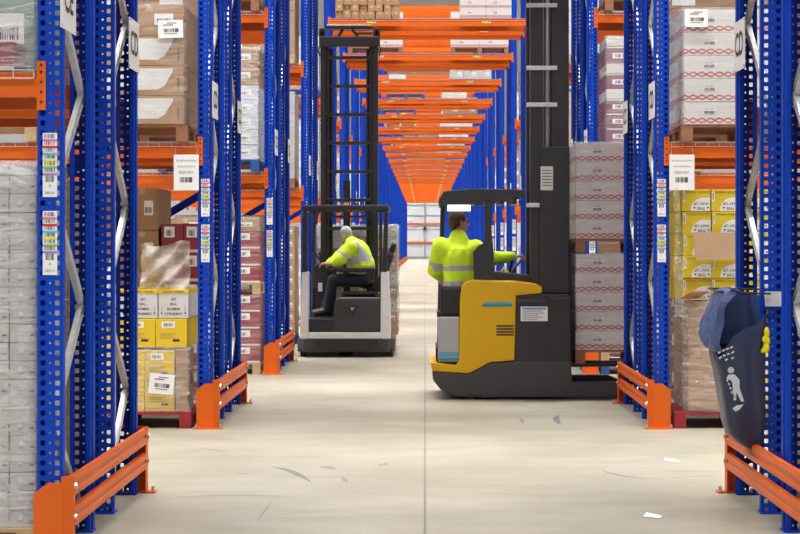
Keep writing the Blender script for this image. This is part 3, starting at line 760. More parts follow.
stack('greybig', 2.18, 3.34, y3 + .01, y3 + .98, L2 + .157, 2, 1, [.4, .4], 'on second-level beam, third row right')
# --- rows farther in
def wrapped_load(kind, xa, xb, ya, yb, z, n, h, wh):
    t = thing('wrapped_load', 'wrapped %s ' % CN[kind][1].split(' with')[0].replace('carton', 'cartons') + wh, 'load', ((xa + xb) / 2, (ya + yb) / 2, z), 0, 'wrapped loads deeper in the racks')
    w, d = xb - xa, yb - ya
    for i in range(n):
        m_ = MB()
        for j in range(2):
            x = -w / 2 + w / 2 * j; m_.box(x + .003, x + w / 2 - .003, -d / 2, d / 2, i * h + .002, (i + 1) * h - .002, CN[kind][0], .004)
            m_.rect(x + w * .12, x + w * .3, i * h + h * .35, i * h + h * .65, -d / 2 - .002, 'paper')
        m_.build('carton_layer', t)
    mb = MB().box(-w / 2 - .006, w / 2 + .006, -d / 2 - .006, d / 2 + .006, .01, n * h + .005, 'film'); mb.build('film', t)
    return t
for k in range(4, 10):
    yk = ry(k) - .05
    for side, xa, xb in (('left', -3.2, -2.03), ('right', 2.17, 3.34)):
        kd = ['tan', 'plain', 'kraft', 'bluish', 'chain', 'greybig']
        for li, (lv, z) in enumerate((('floor', 0), ('first', L1 + .015), ('second', L2 + .015))):
            if z > 3 and k > 7: continue
            wh = 'on %s level of %s, %s' % (lv, rowname(k), side)
            if lv == 'floor': wh = 'on the floor in %s, %s' % (rowname(k), side)
            pallet(xa, xb, yk, yk + 1.0, z, ['wood', 'bluewood', 'brownwood'][(k + li) % 3], 'pallet ' + wh)
            kk = kd[(k * 2 + li * 3 + (1 if side == 'right' else 0)) % 6]
            if k == 4 and li == 0: stack('tan', xa, xb, yk + .01, yk + .98, z + .142, 5, 1, [.19] * 9, wh) if side == 'left' else wrapped_load(kk, xa, xb, yk + .01, yk + .98, z + .142, 4, .34, wh)
            else: wrapped_load(kk, xa, xb, yk + .01, yk + .98, z + .142, 4 if li < 2 else 3, .34, wh)
# --- loads on the back-to-back frames behind
for k in (1, 2, 3):
    for side, xa, xb in (('left', -3.22, -2.02), ('right', 2.16, 3.36)):
        for li, (lv, z) in enumerate((('floor', 0), ('first beam', L1 + .015))):
            if (k, side, li) == (2, 'left', 0): continue
            wh = 'on the %s level at the back of %s, %s' % (lv, rowname(k), side); yk = ry(k) + D - .99
            pallet(xa, xb, yk, yk + .92, z, 'brownwood', 'pallet ' + wh)
            wrapped_load('kraft' if (k + li) % 2 else 'rear', xa, xb, yk + .01, yk + .9, z + .142, 4 if li else 5, .36, wh)
# --- goods on the bridging decks
for k in range(1, 5):  # unseen loads over the nearest rows, added to shade the floor below
    for half, dy in (('near', .0), ('far', D - FD)):
        for i in range(3):
            xa = -1.75 + 1.22 * i; wh = 'for added shade, bridge of %s, %s half, %s place' % (rowname(k), half, ORD[i + 1]); yk = ry(k) + dy
            kd = ['greybig', 'kraft', 'plain', 'kraft'][(k + i + int(dy)) % 4]
            pallet(xa, xa + 1.16, yk, yk + .93, LB + .02, 'wood', 'pallet ' + wh); wrapped_load(kd, xa, xa + 1.16, yk, yk + .93, LB + .162, 3, .32, wh)
yk = ry(5)
stack('kraft', -1.72, -.49, yk + .03, yk + .9, LB + .02, 8, 1, [.13, .12, .14], 'loose on the bridge of fifth row, left', .02)
stack('chain', .67, 1.66, yk + .03, yk + .9, LB + .02, 2, 1, [.19] * 3, 'on the bridge of fifth row, right', .003)
yk = ry(6)
for xa, xb, kd, s in ((-1.75, -.5, 'chain', 'left'), (.58, 1.9, 'chain', 'right')):
    pallet(xa, xb, yk + .02, yk + .95, LB + .02, 'brownwood', 'reddish pallet on the bridge of sixth row, ' + s); stack(kd, xa, xb, yk + .03, yk + .9, LB + .162, 2, 1, [.2] * 4, 'on the bridge of sixth row, ' + s, .003)
yk = ry(7)
stack('greybig', .65, 1.75, yk + .03, yk + .9, LB + .02, 3, 1, [.24, .24], 'on the bridge of seventh row, right', .01)
stack('plain', -.95, -.5, yk + .03, yk + .6, LB + .02, 1, 1, [.12], 'low on the bridge of seventh row, left')
yk = ry(8)
pallet(-1.15, .0, yk + .02, yk + .95, LB + .02, 'bluewood', 'empty blue pallet on the bridge of eighth row'); stack('plain', .5, 1.25, yk + .03, yk + .9, LB + .02, 2, 1, [.2], 'on the bridge of eighth row, right')
for k in range(9, 14):
    yk = ry(k); kd = ['plain', 'bluish', 'greybig', 'chain', 'kraft'][k % 5]
    stack(kd, .6, 1.75, yk + .03, yk + .9, LB + .02, 2, 1, [.28, .28], 'on the bridge of %s, right' % ORD[k])
    pallet(-1.5, -.3, yk + .02, yk + .95, LB + .02, 'bluewood' if k % 2 else 'wood', 'pallet on the bridge of %s row' % ORD[k])

# ------------------------------------------------------------------ people
def hull_capsule(mb, a, b, ra, rb, m):
    bm = bmesh.new()
    for p, r in ((a, ra), (b, rb)):
        mt = Matrix.Translation(Vector(p)) @ Matrix.Diagonal((r, r, r, 1))
        bmesh.ops.create_icosphere(bm, subdivisions=2, radius=1, matrix=mt)
    res = bmesh.ops.convex_hull(bm, input=bm.verts[:])
    bmesh.ops.delete(bm, geom=[g for g in res['geom_interior'] if isinstance(g, bmesh.types.BMVert)], context='VERTS')
    mb.bm(bm, m)
def remeshed(mb, name, voxel, m, parent, smooth=4, bands=None):
    o = bpy.data.objects.new('tmp', mb.mesh('tmp')); col.objects.link(o)
    r = o.modifiers.new('r', 'REMESH'); r.mode = 'VOXEL'; r.voxel_size = voxel; r.use_smooth_shade = True
    s = o.modifiers.new('s', 'SMOOTH'); s.iterations = smooth; s.factor = .5
    me = bpy.data.meshes.new_from_object(o.evaluated_get(bpy.context.evaluated_depsgraph_get())); me.name = name
    bpy.data.objects.remove(o)
    me.materials.clear(); me.materials.append(M[m])
    if bands:
        me.materials.append(M['reflect'])
        for p in me.polygons:
            c = p.center
            for (a, b, lo, hi, rad) in bands:
                a_, b_ = Vector(a), Vector(b); d = b_ - a_; L_ = d.length; t = (c - a_).dot(d) / L_
                if lo <= t <= hi and ((c - a_) - d.normalized() * t).length < rad: p.material_index = 1; break
    n = bpy.data.objects.new(name, me); col.objects.link(n); n.parent = parent; return n
def add_hand(mb, wrist, d, nrm, m, side=1):
    d = Vector(d).normalized(); nrm = Vector(nrm).normalized(); s = d.cross(nrm).normalized() * side; w = Vector(wrist)
    for off in (-.024, -.008, .008, .024): hull_capsule(mb, w + s * off * .6, w + d * .085 + s * off, .014, .013, m)
    for off, L_ in ((-.029, .062), (-.010, .074), (.010, .078), (.029, .070)):
        a = w + d * .085 + s * off; b = a + (d * .8 - nrm * .5).normalized() * L_ * .55; c = b + (d * .25 - nrm * .95).normalized() * L_ * .5
        hull_capsule(mb, a, b, .0095, .009, m); hull_capsule(mb, b, c, .009, .0075, m)
    a = w + d * .025 + s * .028; b = a + (d * .5 + s * .7 - nrm * .3).normalized() * .042; c = b + (d * .8 + s * .1 - nrm * .5).normalized() * .034
    hull_capsule(mb, a, b, .012, .011, m); hull_capsule(mb, b, c, .0105, .008, m)
def person(label, J, face, up, hair, strips, loc, bulk=1.0, hemf=.1):
    root = thing('person', label, 'person', loc)
    f = Vector(face).normalized(); u = Vector(up); u = (u - f * u.dot(f)).normalized(); r = f.cross(u)
    H = Vector(J['head'])
    b = MB(); C = lambda *a: hull_capsule(b, *a, 'skin')
    V = {k: Vector(v) for k, v in J.items()}
    def HP(a, c, e): return H + f * a + u * c + r * e
    T = Matrix((( r.x, f.x, u.x, H.x), (r.y, f.y, u.y, H.y), (r.z, f.z, u.z, H.z), (0, 0, 0, 1)))
    b.ball((0, -.008, .028), (.074, .098, .088), 'skin', 10, 14, T); b.ball((0, .028, -.045), (.058, .066, .074), 'skin', 8, 12, T); b.ball((0, .068, -.098), (.028, .024, .022), 'skin', 6, 8, T)
    C(HP(.090, .012, 0), HP(.112, -.028, 0), .010, .015); b.ball((0, .089, -.062), (.022, .012, .009), 'skin', 6, 8, T); b.ball((0, .082, .022), (.05, .012, .010), 'skin', 6, 8, T)
    for e in (-1, 1): b.ball((e * .077, -.008, -.008), (.010, .02, .032), 'skin', 6, 8, T)
    C(V['neck'], HP(-.015, -.06, 0), .056, .052)
    C(V['pelvis'], V['belly'], .125, .125); C(V['belly'], V['chest'], .125, .13); C(V['chest'], V['neck'], .12, .06)
    for s in 'LR':
        C(V['chest'], V['sh' + s], .11, .06); C(V['sh' + s], V['el' + s], .052, .040); C(V['el' + s], V['wr' + s], .040, .027)
        d = V['wr' + s] - V['el' + s]; add_hand(b, V['wr' + s], V.get('hd' + s, d), V['hn' + s], 'skin', 1 if s == 'L' else -1)
        C(V['pelvis'], V['hip' + s], .11, .095); C(V['hip' + s], V['kn' + s], .085, .058); C(V['kn' + s], V['an' + s], .056, .040); C(V['an' + s], V['to' + s], .042, .035)
    remeshed(b, 'body', .0075, 'skin', root, 3)
    e_ = MB()
    for e in (-1, 1): e_.ball((e * .030, .083, .004), (.012, .008, .007), 'eye', 6, 8, T)
    e_.sm().build('eyes', root)
    h = MB(); h.ball((0, -.018, .040), (.084, .102, .088), hair, 10, 16, T); h.ball((0, -.055, -.02), (.074, .058, .075), hair, 8, 14, T)
    for e in (-1, 1): h.ball((e * .066, -.02, .0), (.018, .035, .045), hair, 6, 8, T)
    remeshed(h, 'hair', .012, hair, root, 2)
    j = MB(); C = lambda *a: hull_capsule(j, *a, 'hivis')
    hem = V['pelvis'] + (V['belly'] - V['pelvis']) * hemf
    C(hem, V['belly'], .175, .175 * bulk); C(V['belly'], V['chest'], .172 * bulk, .178 * bulk); C(V['chest'], V['neck'] - (V['neck'] - V['chest']) * .12, .165 * bulk, .095)
    for s in 'LR':
        C(V['chest'], V['sh' + s], .15, .098 * bulk); C(V['sh' + s], V['el' + s], .094 * bulk, .082 * bulk); C(V['el' + s], V['wr' + s] + (V['el' + s] - V['wr' + s]) * .10, .078, .056)
    bands = []
    ax = V['chest'] - V['pelvis']; L_ = ax.length
    bands.append((V['pelvis'], V['chest'], L_ * .20, L_ * .20 + .055, .40)); bands.append((V['pelvis'], V['chest'], L_ * .62, L_ * .62 + .055, .27))
    for s in 'LR':
        l2 = (V['el' + s] - V['sh' + s]).length; bands.append((V['sh' + s], V['el' + s], l2 * .60, l2 * .60 + .05, .12))
    bands += strips
    remeshed(j, 'hi_vis_jacket', .012, 'hivis', root, 3, bands)
    t = MB(); C = lambda *a: hull_capsule(t, *a, 'navy')
    C(V['pelvis'], V['belly'], .15, .13)
    for s in 'LR':
        C(V['pelvis'], V['hip' + s], .14, .118); C(V['hip' + s], V['kn' + s], .108, .080); C(V['kn' + s], V['an' + s], .080, .066)
    remeshed(t, 'trousers', .012, 'navy', root, 3)
    for s in 'LR':
        q = MB(); d = (V['to' + s] - V['an' + s]); hull_capsule(q, V['an' + s] - d * .15, V['to' + s], .058, .048, 'shoe'); hull_capsule(q, V['an' + s] + Vector((0, 0, .09)), V['an' + s], .058, .056, 'shoe')
        remeshed(q, 'boot', .01, 'shoe', root, 2)
    return root

# driver of the white truck: seated sideways facing left, bent forward and looking away from the camera
YD = 26.85
person('grey-haired person in hi-vis jacket bending forward on the white truck seat',
       dict(head=(-1.125, .10, 1.70), neck=(-1.055, .03, 1.61), chest=(-.985, 0, 1.44), belly=(-.90, 0, 1.25), pelvis=(-.85, 0, 1.08),
            shL=(-1.03, -.19, 1.52), elL=(-1.185, -.22, 1.355), wrL=(-1.29, -.02, 1.30), hnL=(0, .1, 1), hdL=(-.8, .5, -.15),
            shR=(-1.05, .19, 1.54), elR=(-1.24, .22, 1.37), wrR=(-1.38, .16, 1.30), hnR=(0, .1, 1), hdR=(-1, .1, -.1),
            hipL=(-.83, -.10, 1.06), knL=(-1.30, -.12, 1.07), anL=(-1.38, -.12, .63), toL=(-1.55, -.13, .585),
            hipR=(-.83, .10, 1.06), knR=(-1.32, .14, 1.06), anR=(-1.42, .15, .63), toR=(-1.59, .16, .585)),
       (-.35, .92, -.12), (-.25, .05, 1), 'greyhair',
       [((-1.04, -.19, 1.62), (-.80, -.19, 1.38), .02, .40, .07), ((-1.05, -.2, 1.345), (-.72, -.2, 1.45), 0.0, .34, .03)], (0, YD, 0), 1.16, .75)
# driver of the yellow truck: back to the camera, head turned to the right, right arm on the controls
YE = 19.62
person('brown-haired person in hi-vis jacket driving the yellow truck, seen from behind',
       dict(head=(.35, .02, 1.80), neck=(.345, 0, 1.665), chest=(.35, 0, 1.44), belly=(.36, .0, 1.22), pelvis=(.36, 0, 1.05),
            shL=(.165, 0, 1.55), elL=(.10, .10, 1.30), wrL=(.16, .34, 1.22), hnL=(0, 0, 1), shR=(.525, .0, 1.525), elR=(.70, .08, 1.42), wrR=(.93, .18, 1.44), hnR=(0, 0, 1),
            hipL=(.27, .05, 1.03), knL=(.25, .42, 1.02), anL=(.25, .40, .63), toL=(.25, .52, .59), hipR=(.45, .05, 1.03), knR=(.47, .42, 1.02), anR=(.47, .40, .63), toR=(.47, .52, .59)),
       (.9, .40, -.05), (0, 0, 1), 'brownhair', [], (0, YE, 0))

# ------------------------------------------------------------------ white reach truck (rear view)
def white_truck():
    y0 = 26.2; xc = -1.10
    t = thing('reach_truck', 'white and charcoal reach truck seen from the rear, with grey-haired driver', 'reach truck', (xc, y0, 0))
    X = lambda px, y=26.3: PX(px, y) - xc
    Z = lambda py, y=26.3: PZ(py, y)
    b = MB()
    # bumper: chamfered plan, scooped lower corners
    for px0, px1, y_, z0, z1 in ((297, 395, .04, .07, .25),):
        xa, xb = X(px0), X(px1)
        b.prism([(xa, .16), (xa + .10, .03), (xa + .16, 0), (xb - .16, 0), (xb - .10, .03), (xb, .16), (xb, 1.3), (xa, 1.3)], z0, z1, 'darkgrey', axis='z', c=.012)
        b.prism([(xa + .02, .07), (xa + .02, .28), (xa + .22, .28), (xa + .22, .12), (xa + .34, .055), (xb - .34, .055), (xb - .22, .12), (xb - .22, .28), (xb - .02, .28), (xb - .02, .07)][::-1] if False else
                [(xa + .24, .245), (xb - .24, .245), (xb - .24, .13), (xb - .36, .085), (xa + .36, .085), (xa + .24, .13)], -.012, .0, 'dark', c=.003)
        for sx in (xa + .30, xb - .30): b.tube((sx, -.018, .20), (sx, -.010, .20), .016, 'rubber', 10)
    b.build('bumper', t)
    for sx in (X(303), X(390)):
        w = MB().tube((sx - .035, .16, .085), (sx + .035, .16, .085), .085, 'rubber', 18).tube((sx - .038, .16, .085), (sx + .038, .16, .085), .04, 'darkgrey', 12); w.build('castor', t)
    d = MB().tube((X(345) - .09, .45, .17), (X(345) + .09, .45, .17), .17, 'rubber', 22).tube((X(345) - .095, .45, .17), (X(345) + .095, .45, .17), .09, 'steel', 14); d.build('drive_wheel', t)
    # floor of the cab and chassis
    MB().box(X(301), X(391), .10, 1.3, .25, .34, 'dark').build('chassis', t)
    # white corner columns, leaning in slightly
    for a0, a1, c0, c1, nm in ((300.5, 309, 302, 308.5, 'left'), (380.5, 391, 381, 388.5, 'right')):
        m_ = MB(); zb, zt = .25, Z(271.5); ym = .42
        vs = []
        for z, p0, p1, ya in ((zb, a0, a1, .03), (zb + .35, a0 + .3, a1 - .5, .03), (zt, c0, c1, .06)):
            vs += [(X(p0), ya, z), (X(p1), ya, z), (X(p1), ym, z), (X(p0), ym, z)]
        fs = [(0, 3, 2, 1), (8, 9, 10, 11)]
        for l in (0, 1):
            for i in range(4): fs.append((l * 4 + i, l * 4 + (i + 1) % 4, l * 4 + 4 + (i + 1) % 4, l * 4 + 4 + i))
        bm = bmesh.new(); V_ = [bm.verts.new(v) for v in vs]; [bm.faces.new([V_[i] for i in f_]) for f_ in fs]
        bmesh.ops.bevel(bm, geom=bm.edges[:], offset=.012, segments=2, affect='EDGES'); m_.bm(bm, 'truckwhite'); m_.build('corner_column', t)
    MB().box(X(309), X(381), .01, .10, .255, Z(332), 'truckwhite', .012).build('rear_panel', t)
    # motor hood with emblem
    h = MB(); zt = Z(297.5); h.prism([(X(333), Z(332)), (X(380.5), Z(332)), (X(380.5), zt), (X(339), zt), (X(335), zt - .05), (X(333), Z(322))], .06, 1.0, 'darkgrey', c=.02); h.sm().build('motor_hood', t)
    e = MB(); cx, cz = X(353), Z(311); yy = .052
    e.prism([(cx - .075, cz + .07), (cx + .075, cz + .07), (cx + .0, cz - .085)], yy - .004, yy + .006, 'black'); e.prism([(cx - .04, cz + .052), (cx + .03, cz + .052), (cx - .012, cz + .0)], yy - .009, yy - .004, 'reflect'); e.build('emblem', t)
    # foot well: step, inner wall
    s = MB(); s.box(X(309), X(333.5), .05, 1.0, .34, Z(319), 'dark', .01); s.build('foot_step', t)
    MB().box(X(309), X(333), 1.05, 1.1, Z(319), Z(268), 'dark').build('front_wall', t)
    c = MB(); c.box(X(309.5), X(326), .99, 1.06, Z(290), Z(266), 'dark', .012); c.box(X(313.5), X(323), .96, 1.04, Z(266), Z(264), 'darkgrey', .01); c.build('console', t)
    MB().box(X(314.5), X(319), .975, .988, Z(293), Z(284), 'paper').build('notice', t)
    MB().tube((X(317), 1.0, Z(264)), (X(316), 1.0, Z(255)), .012, 'rubber').ball((X(316), 1.0, Z(254)), (.022, .022, .026), 'rubber').build('joystick', t)
    # armrest
    a = MB(); a.box(X(328), X(371), .35, .41, Z(272.5), Z(268), 'seat', .02); a.box(X(366), X(374), .34, .42, Z(284), Z(268), 'seat', .015); a.ball((X(337), .345, Z(273)), (.018, .012, .012), 'amber'); a.build('armrest', t)
    # seat
    st = MB(); st.box(X(340), X(375), .40, .92, Z(296.5), Z(292.5), 'seat', .035); st.build('seat_cushion', t)
    bk = MB(); Tm = Matrix.Translation((X(375), .66, Z(290))) @ Matrix.Rotation(.33, 4, 'Y'); bk.box(-.02, .09, -.27, .25, -.02, .56, 'seat', .035, Tm); bk.box(-.0, .08, -.16, .16, .54, .70, 'seat', .03, Tm); bk.build('seat_back', t)
    MB().box(X(344), X(374), .45, .88, zt - .02, Z(296.5), 'rubber').build('seat_base', t)
    MB().tube((X(373.5), .37, Z(279)), (X(372), .35, Z(282)), .02, 'red', 8).build('seat_buckle', t)
    # overhead guard
    g = MB(); zt0, zt1 = Z(211), Z(205)
    g.box(X(302), X(389), .05, .16, zt0, zt1, 'dark', .02); g.box(X(302), X(389), 1.10, 1.2, zt0, zt1, 'dark', .02)
    for px in (302, 385): g.box(X(px), X(px + 4), .1, 1.15, zt0, zt1, 'dark', .01)
    for px in (318, 332, 346, 360, 374): g.box(X(px) - .012, X(px) + .012, .1, 1.15, zt0 + .01, zt1 - .02, 'dark')
    g.box(X(326), X(372), 1.02, 1.08, Z(217), Z(214.5), 'dark2'); g.build('overhead_guard', t)
    for (p0, p1, w, ya, yb) in ((305, 304.5, .075, .10, .10), (386.5, 384.5, .07, .10, .10)):
        q = MB(); q.prism([(X(p1) - w / 2, Z(272)), (X(p1) + w / 2, Z(272)), (X(p0) + w * .4, zt0), (X(p0) - w * .4, zt0)], ya - .05, ya + .05, 'dark', c=.012); q.build('guard_pillar', t)
    for px in (309, 379):
        q = MB(); q.path([(X(px), 1.0, .34), (X(px), 1.12, Z(262)), (X(px), 1.15, zt0)], .022, 'dark'); q.build('guard_pillar', t)
    q = MB().path([(X(318), .9, Z(262)), (X(309.5), .7, Z(250)), (X(312), .6, Z(222)), (X(318), .6, Z(210))], .014, 'rubber'); q.build('hose', t)
    q = MB().tube((X(345), .6, zt1), (X(345), .6, zt1 + .025), .045, 'galv', 14).tube((X(345), .6, zt1 + .025), (X(345), .6, zt1 + .05), .035, 'amber', 14); q.build('beacon', t)
    q = MB().path([(X(307), .14, Z(214)), (X(311), .10, Z(214))], .008, 'rubber').box(X(309.5), X(313), .08, .1, Z(220), Z(213), 'screen', .004); q.build('mirror', t)
    # mast, seen through the guard
    ym = 1.42; Xm = lambda px: PX(px, y0 + ym) - xc; Zm = lambda py: PZ(py, y0 + ym)
    for px0, px1, s in ((320.5, 325.5, 1), (373, 378, -1)):
        q = MB(); q.box(Xm(px0), Xm(px1), ym, ym + .16, .08, Zm(30), 'dark2', .006)
        q.build('outer_mast_rail', t)
        q = MB(); xa, xb = (Xm(px1), Xm(px1 + 4)) if s == 1 else (Xm(px0 - 4), Xm(px0)); q.box(xa, xb, ym + .05, ym + .18, .15, Zm(40), 'dark', .006); q.build('inner_mast_rail', t)
        q = MB(); xa, xb = (Xm(px1 + 4), Xm(px1 + 7)) if s == 1 else (Xm(px0 - 7), Xm(px0 - 4)); q.tube(((xa + xb) / 2, ym + .10, .2), ((xa + xb) / 2, ym + .10, Zm(48)), .022, 'black', 10); q.build('lift_cylinder', t)
    for i in range(9):
        z = Zm(57.5) - i * (Zm(57.5) - Zm(86)); MB().box(Xm(324), Xm(375), ym + .03, ym + .07, z - .025, z + .025, 'dark2', .005).build('mast_crossbar', t)
    q = MB(); q.box(Xm(319.5), Xm(379.5), ym - .03, ym + .02, Zm(47), Zm(36.5), 'dark', .015); q.box(Xm(319), Xm(324), ym, ym + .14, Zm(45), Zm(28), 'dark', .01); q.box(Xm(375), Xm(380), ym, ym + .14, Zm(45), Zm(28), 'dark', .01)
    q.box(Xm(325), Xm(373), ym, ym + .16, Zm(29), Zm(26), 'dark', .006)
    MB().box(Xm(327), Xm(370.5), ym - .01, ym + .17, Zm(26), Zm(24.3), 'galv', .004).build('mast_cap', t)
    q.bar((Xm(343), ym + .05, Zm(29)), (Xm(337), ym + .05, Zm(38)), .03, .04, 'dark').bar((Xm(352), ym + .05, Zm(29)), (Xm(359), ym + .05, Zm(38)), .03, .04, 'dark').bar((Xm(354), ym + .06, Zm(33)), (Xm(372), ym + .06, Zm(33)), .02, .03, 'dark'); q.build('mast_head', t)
    q = MB().path([(Xm(320), ym - .03, Zm(46)), (Xm(318), ym - .05, Zm(50)), (Xm(320), ym - .02, Zm(56)), (Xm(326), ym + .0, Zm(60))], .010, 'rubber'); q.path([(Xm(379), ym - .03, Zm(44)), (Xm(381), ym - .04, Zm(50)), (Xm(379), ym - .0, Zm(57))], .010, 'rubber'); q.build('hose', t)
    # hose reels and carriage
    q = MB().box(Xm(343), Xm(350), ym + .10, ym + .16, .3, Zm(180), 'black', .006); q.build('centre_cylinder', t)
    MB().box(Xm(322), Xm(376), ym + .20, ym + .26, .12, .75, 'dark2', .01).build('fork_carriage', t)
    for px in (337, 361): MB().box(Xm(px) - .05, Xm(px) + .05, ym + .26, ym + 1.40, .185, .226, 'dark2', .004).build('fork', t)
    for px in (303.5, 388): MB().box(PX(px, 27.6) - xc - .06, PX(px, 27.6) - xc + .06, 1.2, 2.9, .05, .22, 'darkgrey', .015).build('straddle_leg', t)
white_truck()
# load on the white truck
yl = 27.92; xa, xb = PX(317, yl), PX(398, yl)
pallet(xa, xb, yl, yl + 1.0, .230, 'wood', 'wooden pallet on the forks of the white truck')
stack('tan', xa, xb, yl + .01, yl + .98, .372, 5, 1, [.20] * 4 + [.17] * 4, 'on the forks of the white truck', .012, ['tan', 'plain', 'tan', 'plain', 'tan', 'kraft', 'plain', 'plain'])
film(xa - .015, xb + .015, yl - .01, yl + .995, .375, 1.86, 'film', 'clear stretch wrap round the load on the white truck', .006)

# ------------------------------------------------------------------ yellow reach truck (side view)
def yellow_truck():
    y0 = 19.06; t = thing('reach_truck', 'yellow reach truck entering the right-hand aisle, seen from its side', 'reach truck', (0, y0, 0))
    S = 19.1; W_ = 1.24
    def q(px, py): return (PX(px, S), max(.02, PZ(py, S)))
    X = lambda px: PX(px, S)
    Z = lambda py: PZ(py, S)
    c = MB(); c.prism([q(432, 371), q(469, 374), q(490, 363), q(516, 361), q(571, 361), q(572, 392), q(560, 398), q(470, 398), q(452, 396), q(440, 389), q(433, 380)], .01, W_ - .01, 'darkgrey', c=.015); c.build('chassis', t)
    for ya, yb in ((.0, .17), (W_ - .17, W_)):
        m_ = MB(); m_.prism([q(470, 382), q(618, 382), q(630, 387), q(630, 396), q(620, 400), q(480, 400), q(466, 393)], ya, yb, 'darkgrey', c=.012); m_.prism([q(500, 396), q(618, 396), q(618, 400), q(500, 400)], ya + .02, yb - .02, 'dark'); m_.build('straddle_leg', t)
        m_ = MB(); m_.tube((X(478), ya + .03, .09), (X(478), yb - .03, .09), .09, 'rubber', 20) if ya else m_.tube((X(478), ya + .04, .09), (X(478), yb - .01, .09), .09, 'rubber', 20); m_.build('wheel', t)
        MB().tube((X(621), ya + .03, .075), (X(621), yb - .03, .075), .075, 'rubber', 20).build('wheel', t)
    # yellow body: near skirt and panel, then the hood across the truck
    b = MB()
    prof = [q(430, 362), q(456, 365), q(459, 360), q(460, 300), q(462, 285), q(467, 281), q(474, 279.5), q(515, 281), q(536, 283.5), q(542, 287), q(542, 293), q(516, 295.5), q(514.5, 360.5), q(490, 362), q(469, 373.5), q(432, 371)]
    b.prism(prof, .0, .11, 'truckyellow', c=.018)
    b.prism([q(484, 281), q(515, 281), q(536, 283.5), q(542, 287), q(542, 293), q(516, 295.5), q(514.5, 360.5), q(484, 362)], .11, W_ - .12, 'truckyellow', c=.015)
    b.prism([q(430, 362), q(456, 365), q(469, 373.5), q(432, 371)], .11, W_ - .12, 'truckyellow', c=.01)
    b.prism(prof, W_ - .11, W_, 'truckyellow', c=.018); b.build('body_panel', t)
    e = MB(); e.rect(X(482), X(512), Z(306.5), Z(304), -.006, 'tealprint').rect(X(484), X(511), Z(303.6), Z(302), -.006, 'blueprint'); e.build('stripe', t)
    e = MB()
    cx, cz = X(506), Z(330); 
    for i in range(4): e.rect(cx - .10, cx + .075, cz - .055 + .03 * i, cz - .040 + .03 * i, -.006, 'dark')
    e.build('logo', t, None, 'dark slatted emblem on yellow panel')
    e = MB(); e.prism([q(515, 297), q(519, 294), q(568, 294), q(570, 298), q(571, 362), q(515, 362)], .02, W_ - .02, 'dark', c=.012); e.box(X(516), X(545), -.0, .05, Z(302), Z(299), 'darkgrey'); e.build('battery_box', t)
    e = MB().rect(X(520.5), X(547.5), Z(321), Z(306.5), .008, 'paper')
    for i in range(5): e.rect(X(522.5), X(522.5 + R.uniform(14, 22)), Z(311 + 2 * i) - .003, Z(311 + 2 * i) + .003, .0065, 'inkgrey')
    e.rect(X(522), X(546), Z(309.5), Z(307.5), .0065, 'blueprint'); e.build('notice', t)
    MB().rect(X(548.5), X(570), Z(299), Z(297), .012, 'darkgrey').rect(X(547.6), X(548.2), Z(360), Z(298), .012, 'black').build('panel_seam', t)
    # cab: floor, low side panel, seat
    e = MB(); e.box(X(436), X(484), .12, W_ - .12, Z(362), Z(348), 'dark', .01); e.build('cab_floor', t)
    e = MB().box(X(438), X(459.5), .05, .10, Z(362), Z(317), 'reflect', .012); e.build('side_panel', t)
    e = MB().rect(X(438.5), X(459), Z(357), Z(352), .048, 'blueprint').rect(X(438.5), X(459), Z(361), Z(358), .048, 'tealprint'); e.build('step_print', t)
    e = MB(); e.box(X(437), X(480), .30, .80, Z(319), Z(312), 'seat', .03); e.box(X(440), X(477), .35, .78, Z(348), Z(319), 'rubber', .01); e.build('seat_cushion', t)
    e = MB(); e.box(X(440), X(476), .16, .27, Z(317), Z(286), 'seat', .035); e.build('seat_back', t)
    # overhead guard
    g = MB(); g.prism([q(439, 199), q(444, 191), q(470, 188.5), q(525, 189.5), q(525, 196.5), q(500, 201), q(470, 204.5), q(440, 206)], .04, .12, 'dark', c=.01); g.prism([q(439, 199), q(444, 191), q(470, 188.5), q(525, 189.5), q(525, 196.5), q(500, 201), q(470, 204.5), q(440, 206)], W_ - .12, W_ - .04, 'dark', c=.01)
    for px in (444, 458, 472, 486, 500, 514): g.box(X(px), X(px + 3), .1, W_ - .1, Z(196), Z(204), 'dark')
    g.build('overhead_guard', t)
    e = MB(); pil = [q(486, 200), q(492, 198), q(491, 225), q(493.5, 250), q(494, 281), q(474, 281), q(473, 252), q(478, 246), q(484, 243)]
    e.prism(pil, .04, .10, 'dark', c=.01); e.build('guard_pillar', t)
    e = MB(); e.prism([q(488, 200), q(493, 198), q(494, 281), q(488, 281)], W_ - .10, W_ - .04, 'dark', c=.01); e.build('guard_pillar', t)
    e = MB(); e.path([(X(444), W_ - .08, Z(200)), (X(441), W_ - .08, Z(300)), (X(440), W_ - .08, Z(362))], .025, 'dark'); e.build('guard_pillar', t)
    e = MB(); e.box(X(446.5), X(471.5), .05, .20, Z(212), Z(203.5), 'dark', .01); e.build('lamp_housing', t); MB().box(X(447.5), X(470.5), .030, .052, Z(211), Z(205), 'lamp', .004).build('lamp_lens', t)
    # controls
    e = MB(); e.prism([q(484, 282), q(486, 274), q(500, 272), q(541, 277), q(541, 284)], .30, W_ - .2, 'dark', c=.012); e.build('dashboard', t)
    e = MB(); Tm = Matrix.Translation((X(519), .55, Z(266))) @ Matrix.Rotation(.7, 4, 'Y'); e.box(-.012, .012, -.12, .12, -.09, .09, 'screen', .006, Tm); e.tube((X(519), .55, Z(266)), (X(514), .55, Z(276)), .015, 'dark'); e.build('display', t)
    e = MB().tube((X(512), .72, Z(276)), (X(515), .72, Z(262)), .012, 'rubber').ball((X(515), .72, Z(261)), (.024, .024, .028), 'rubber'); e.build('joystick', t)
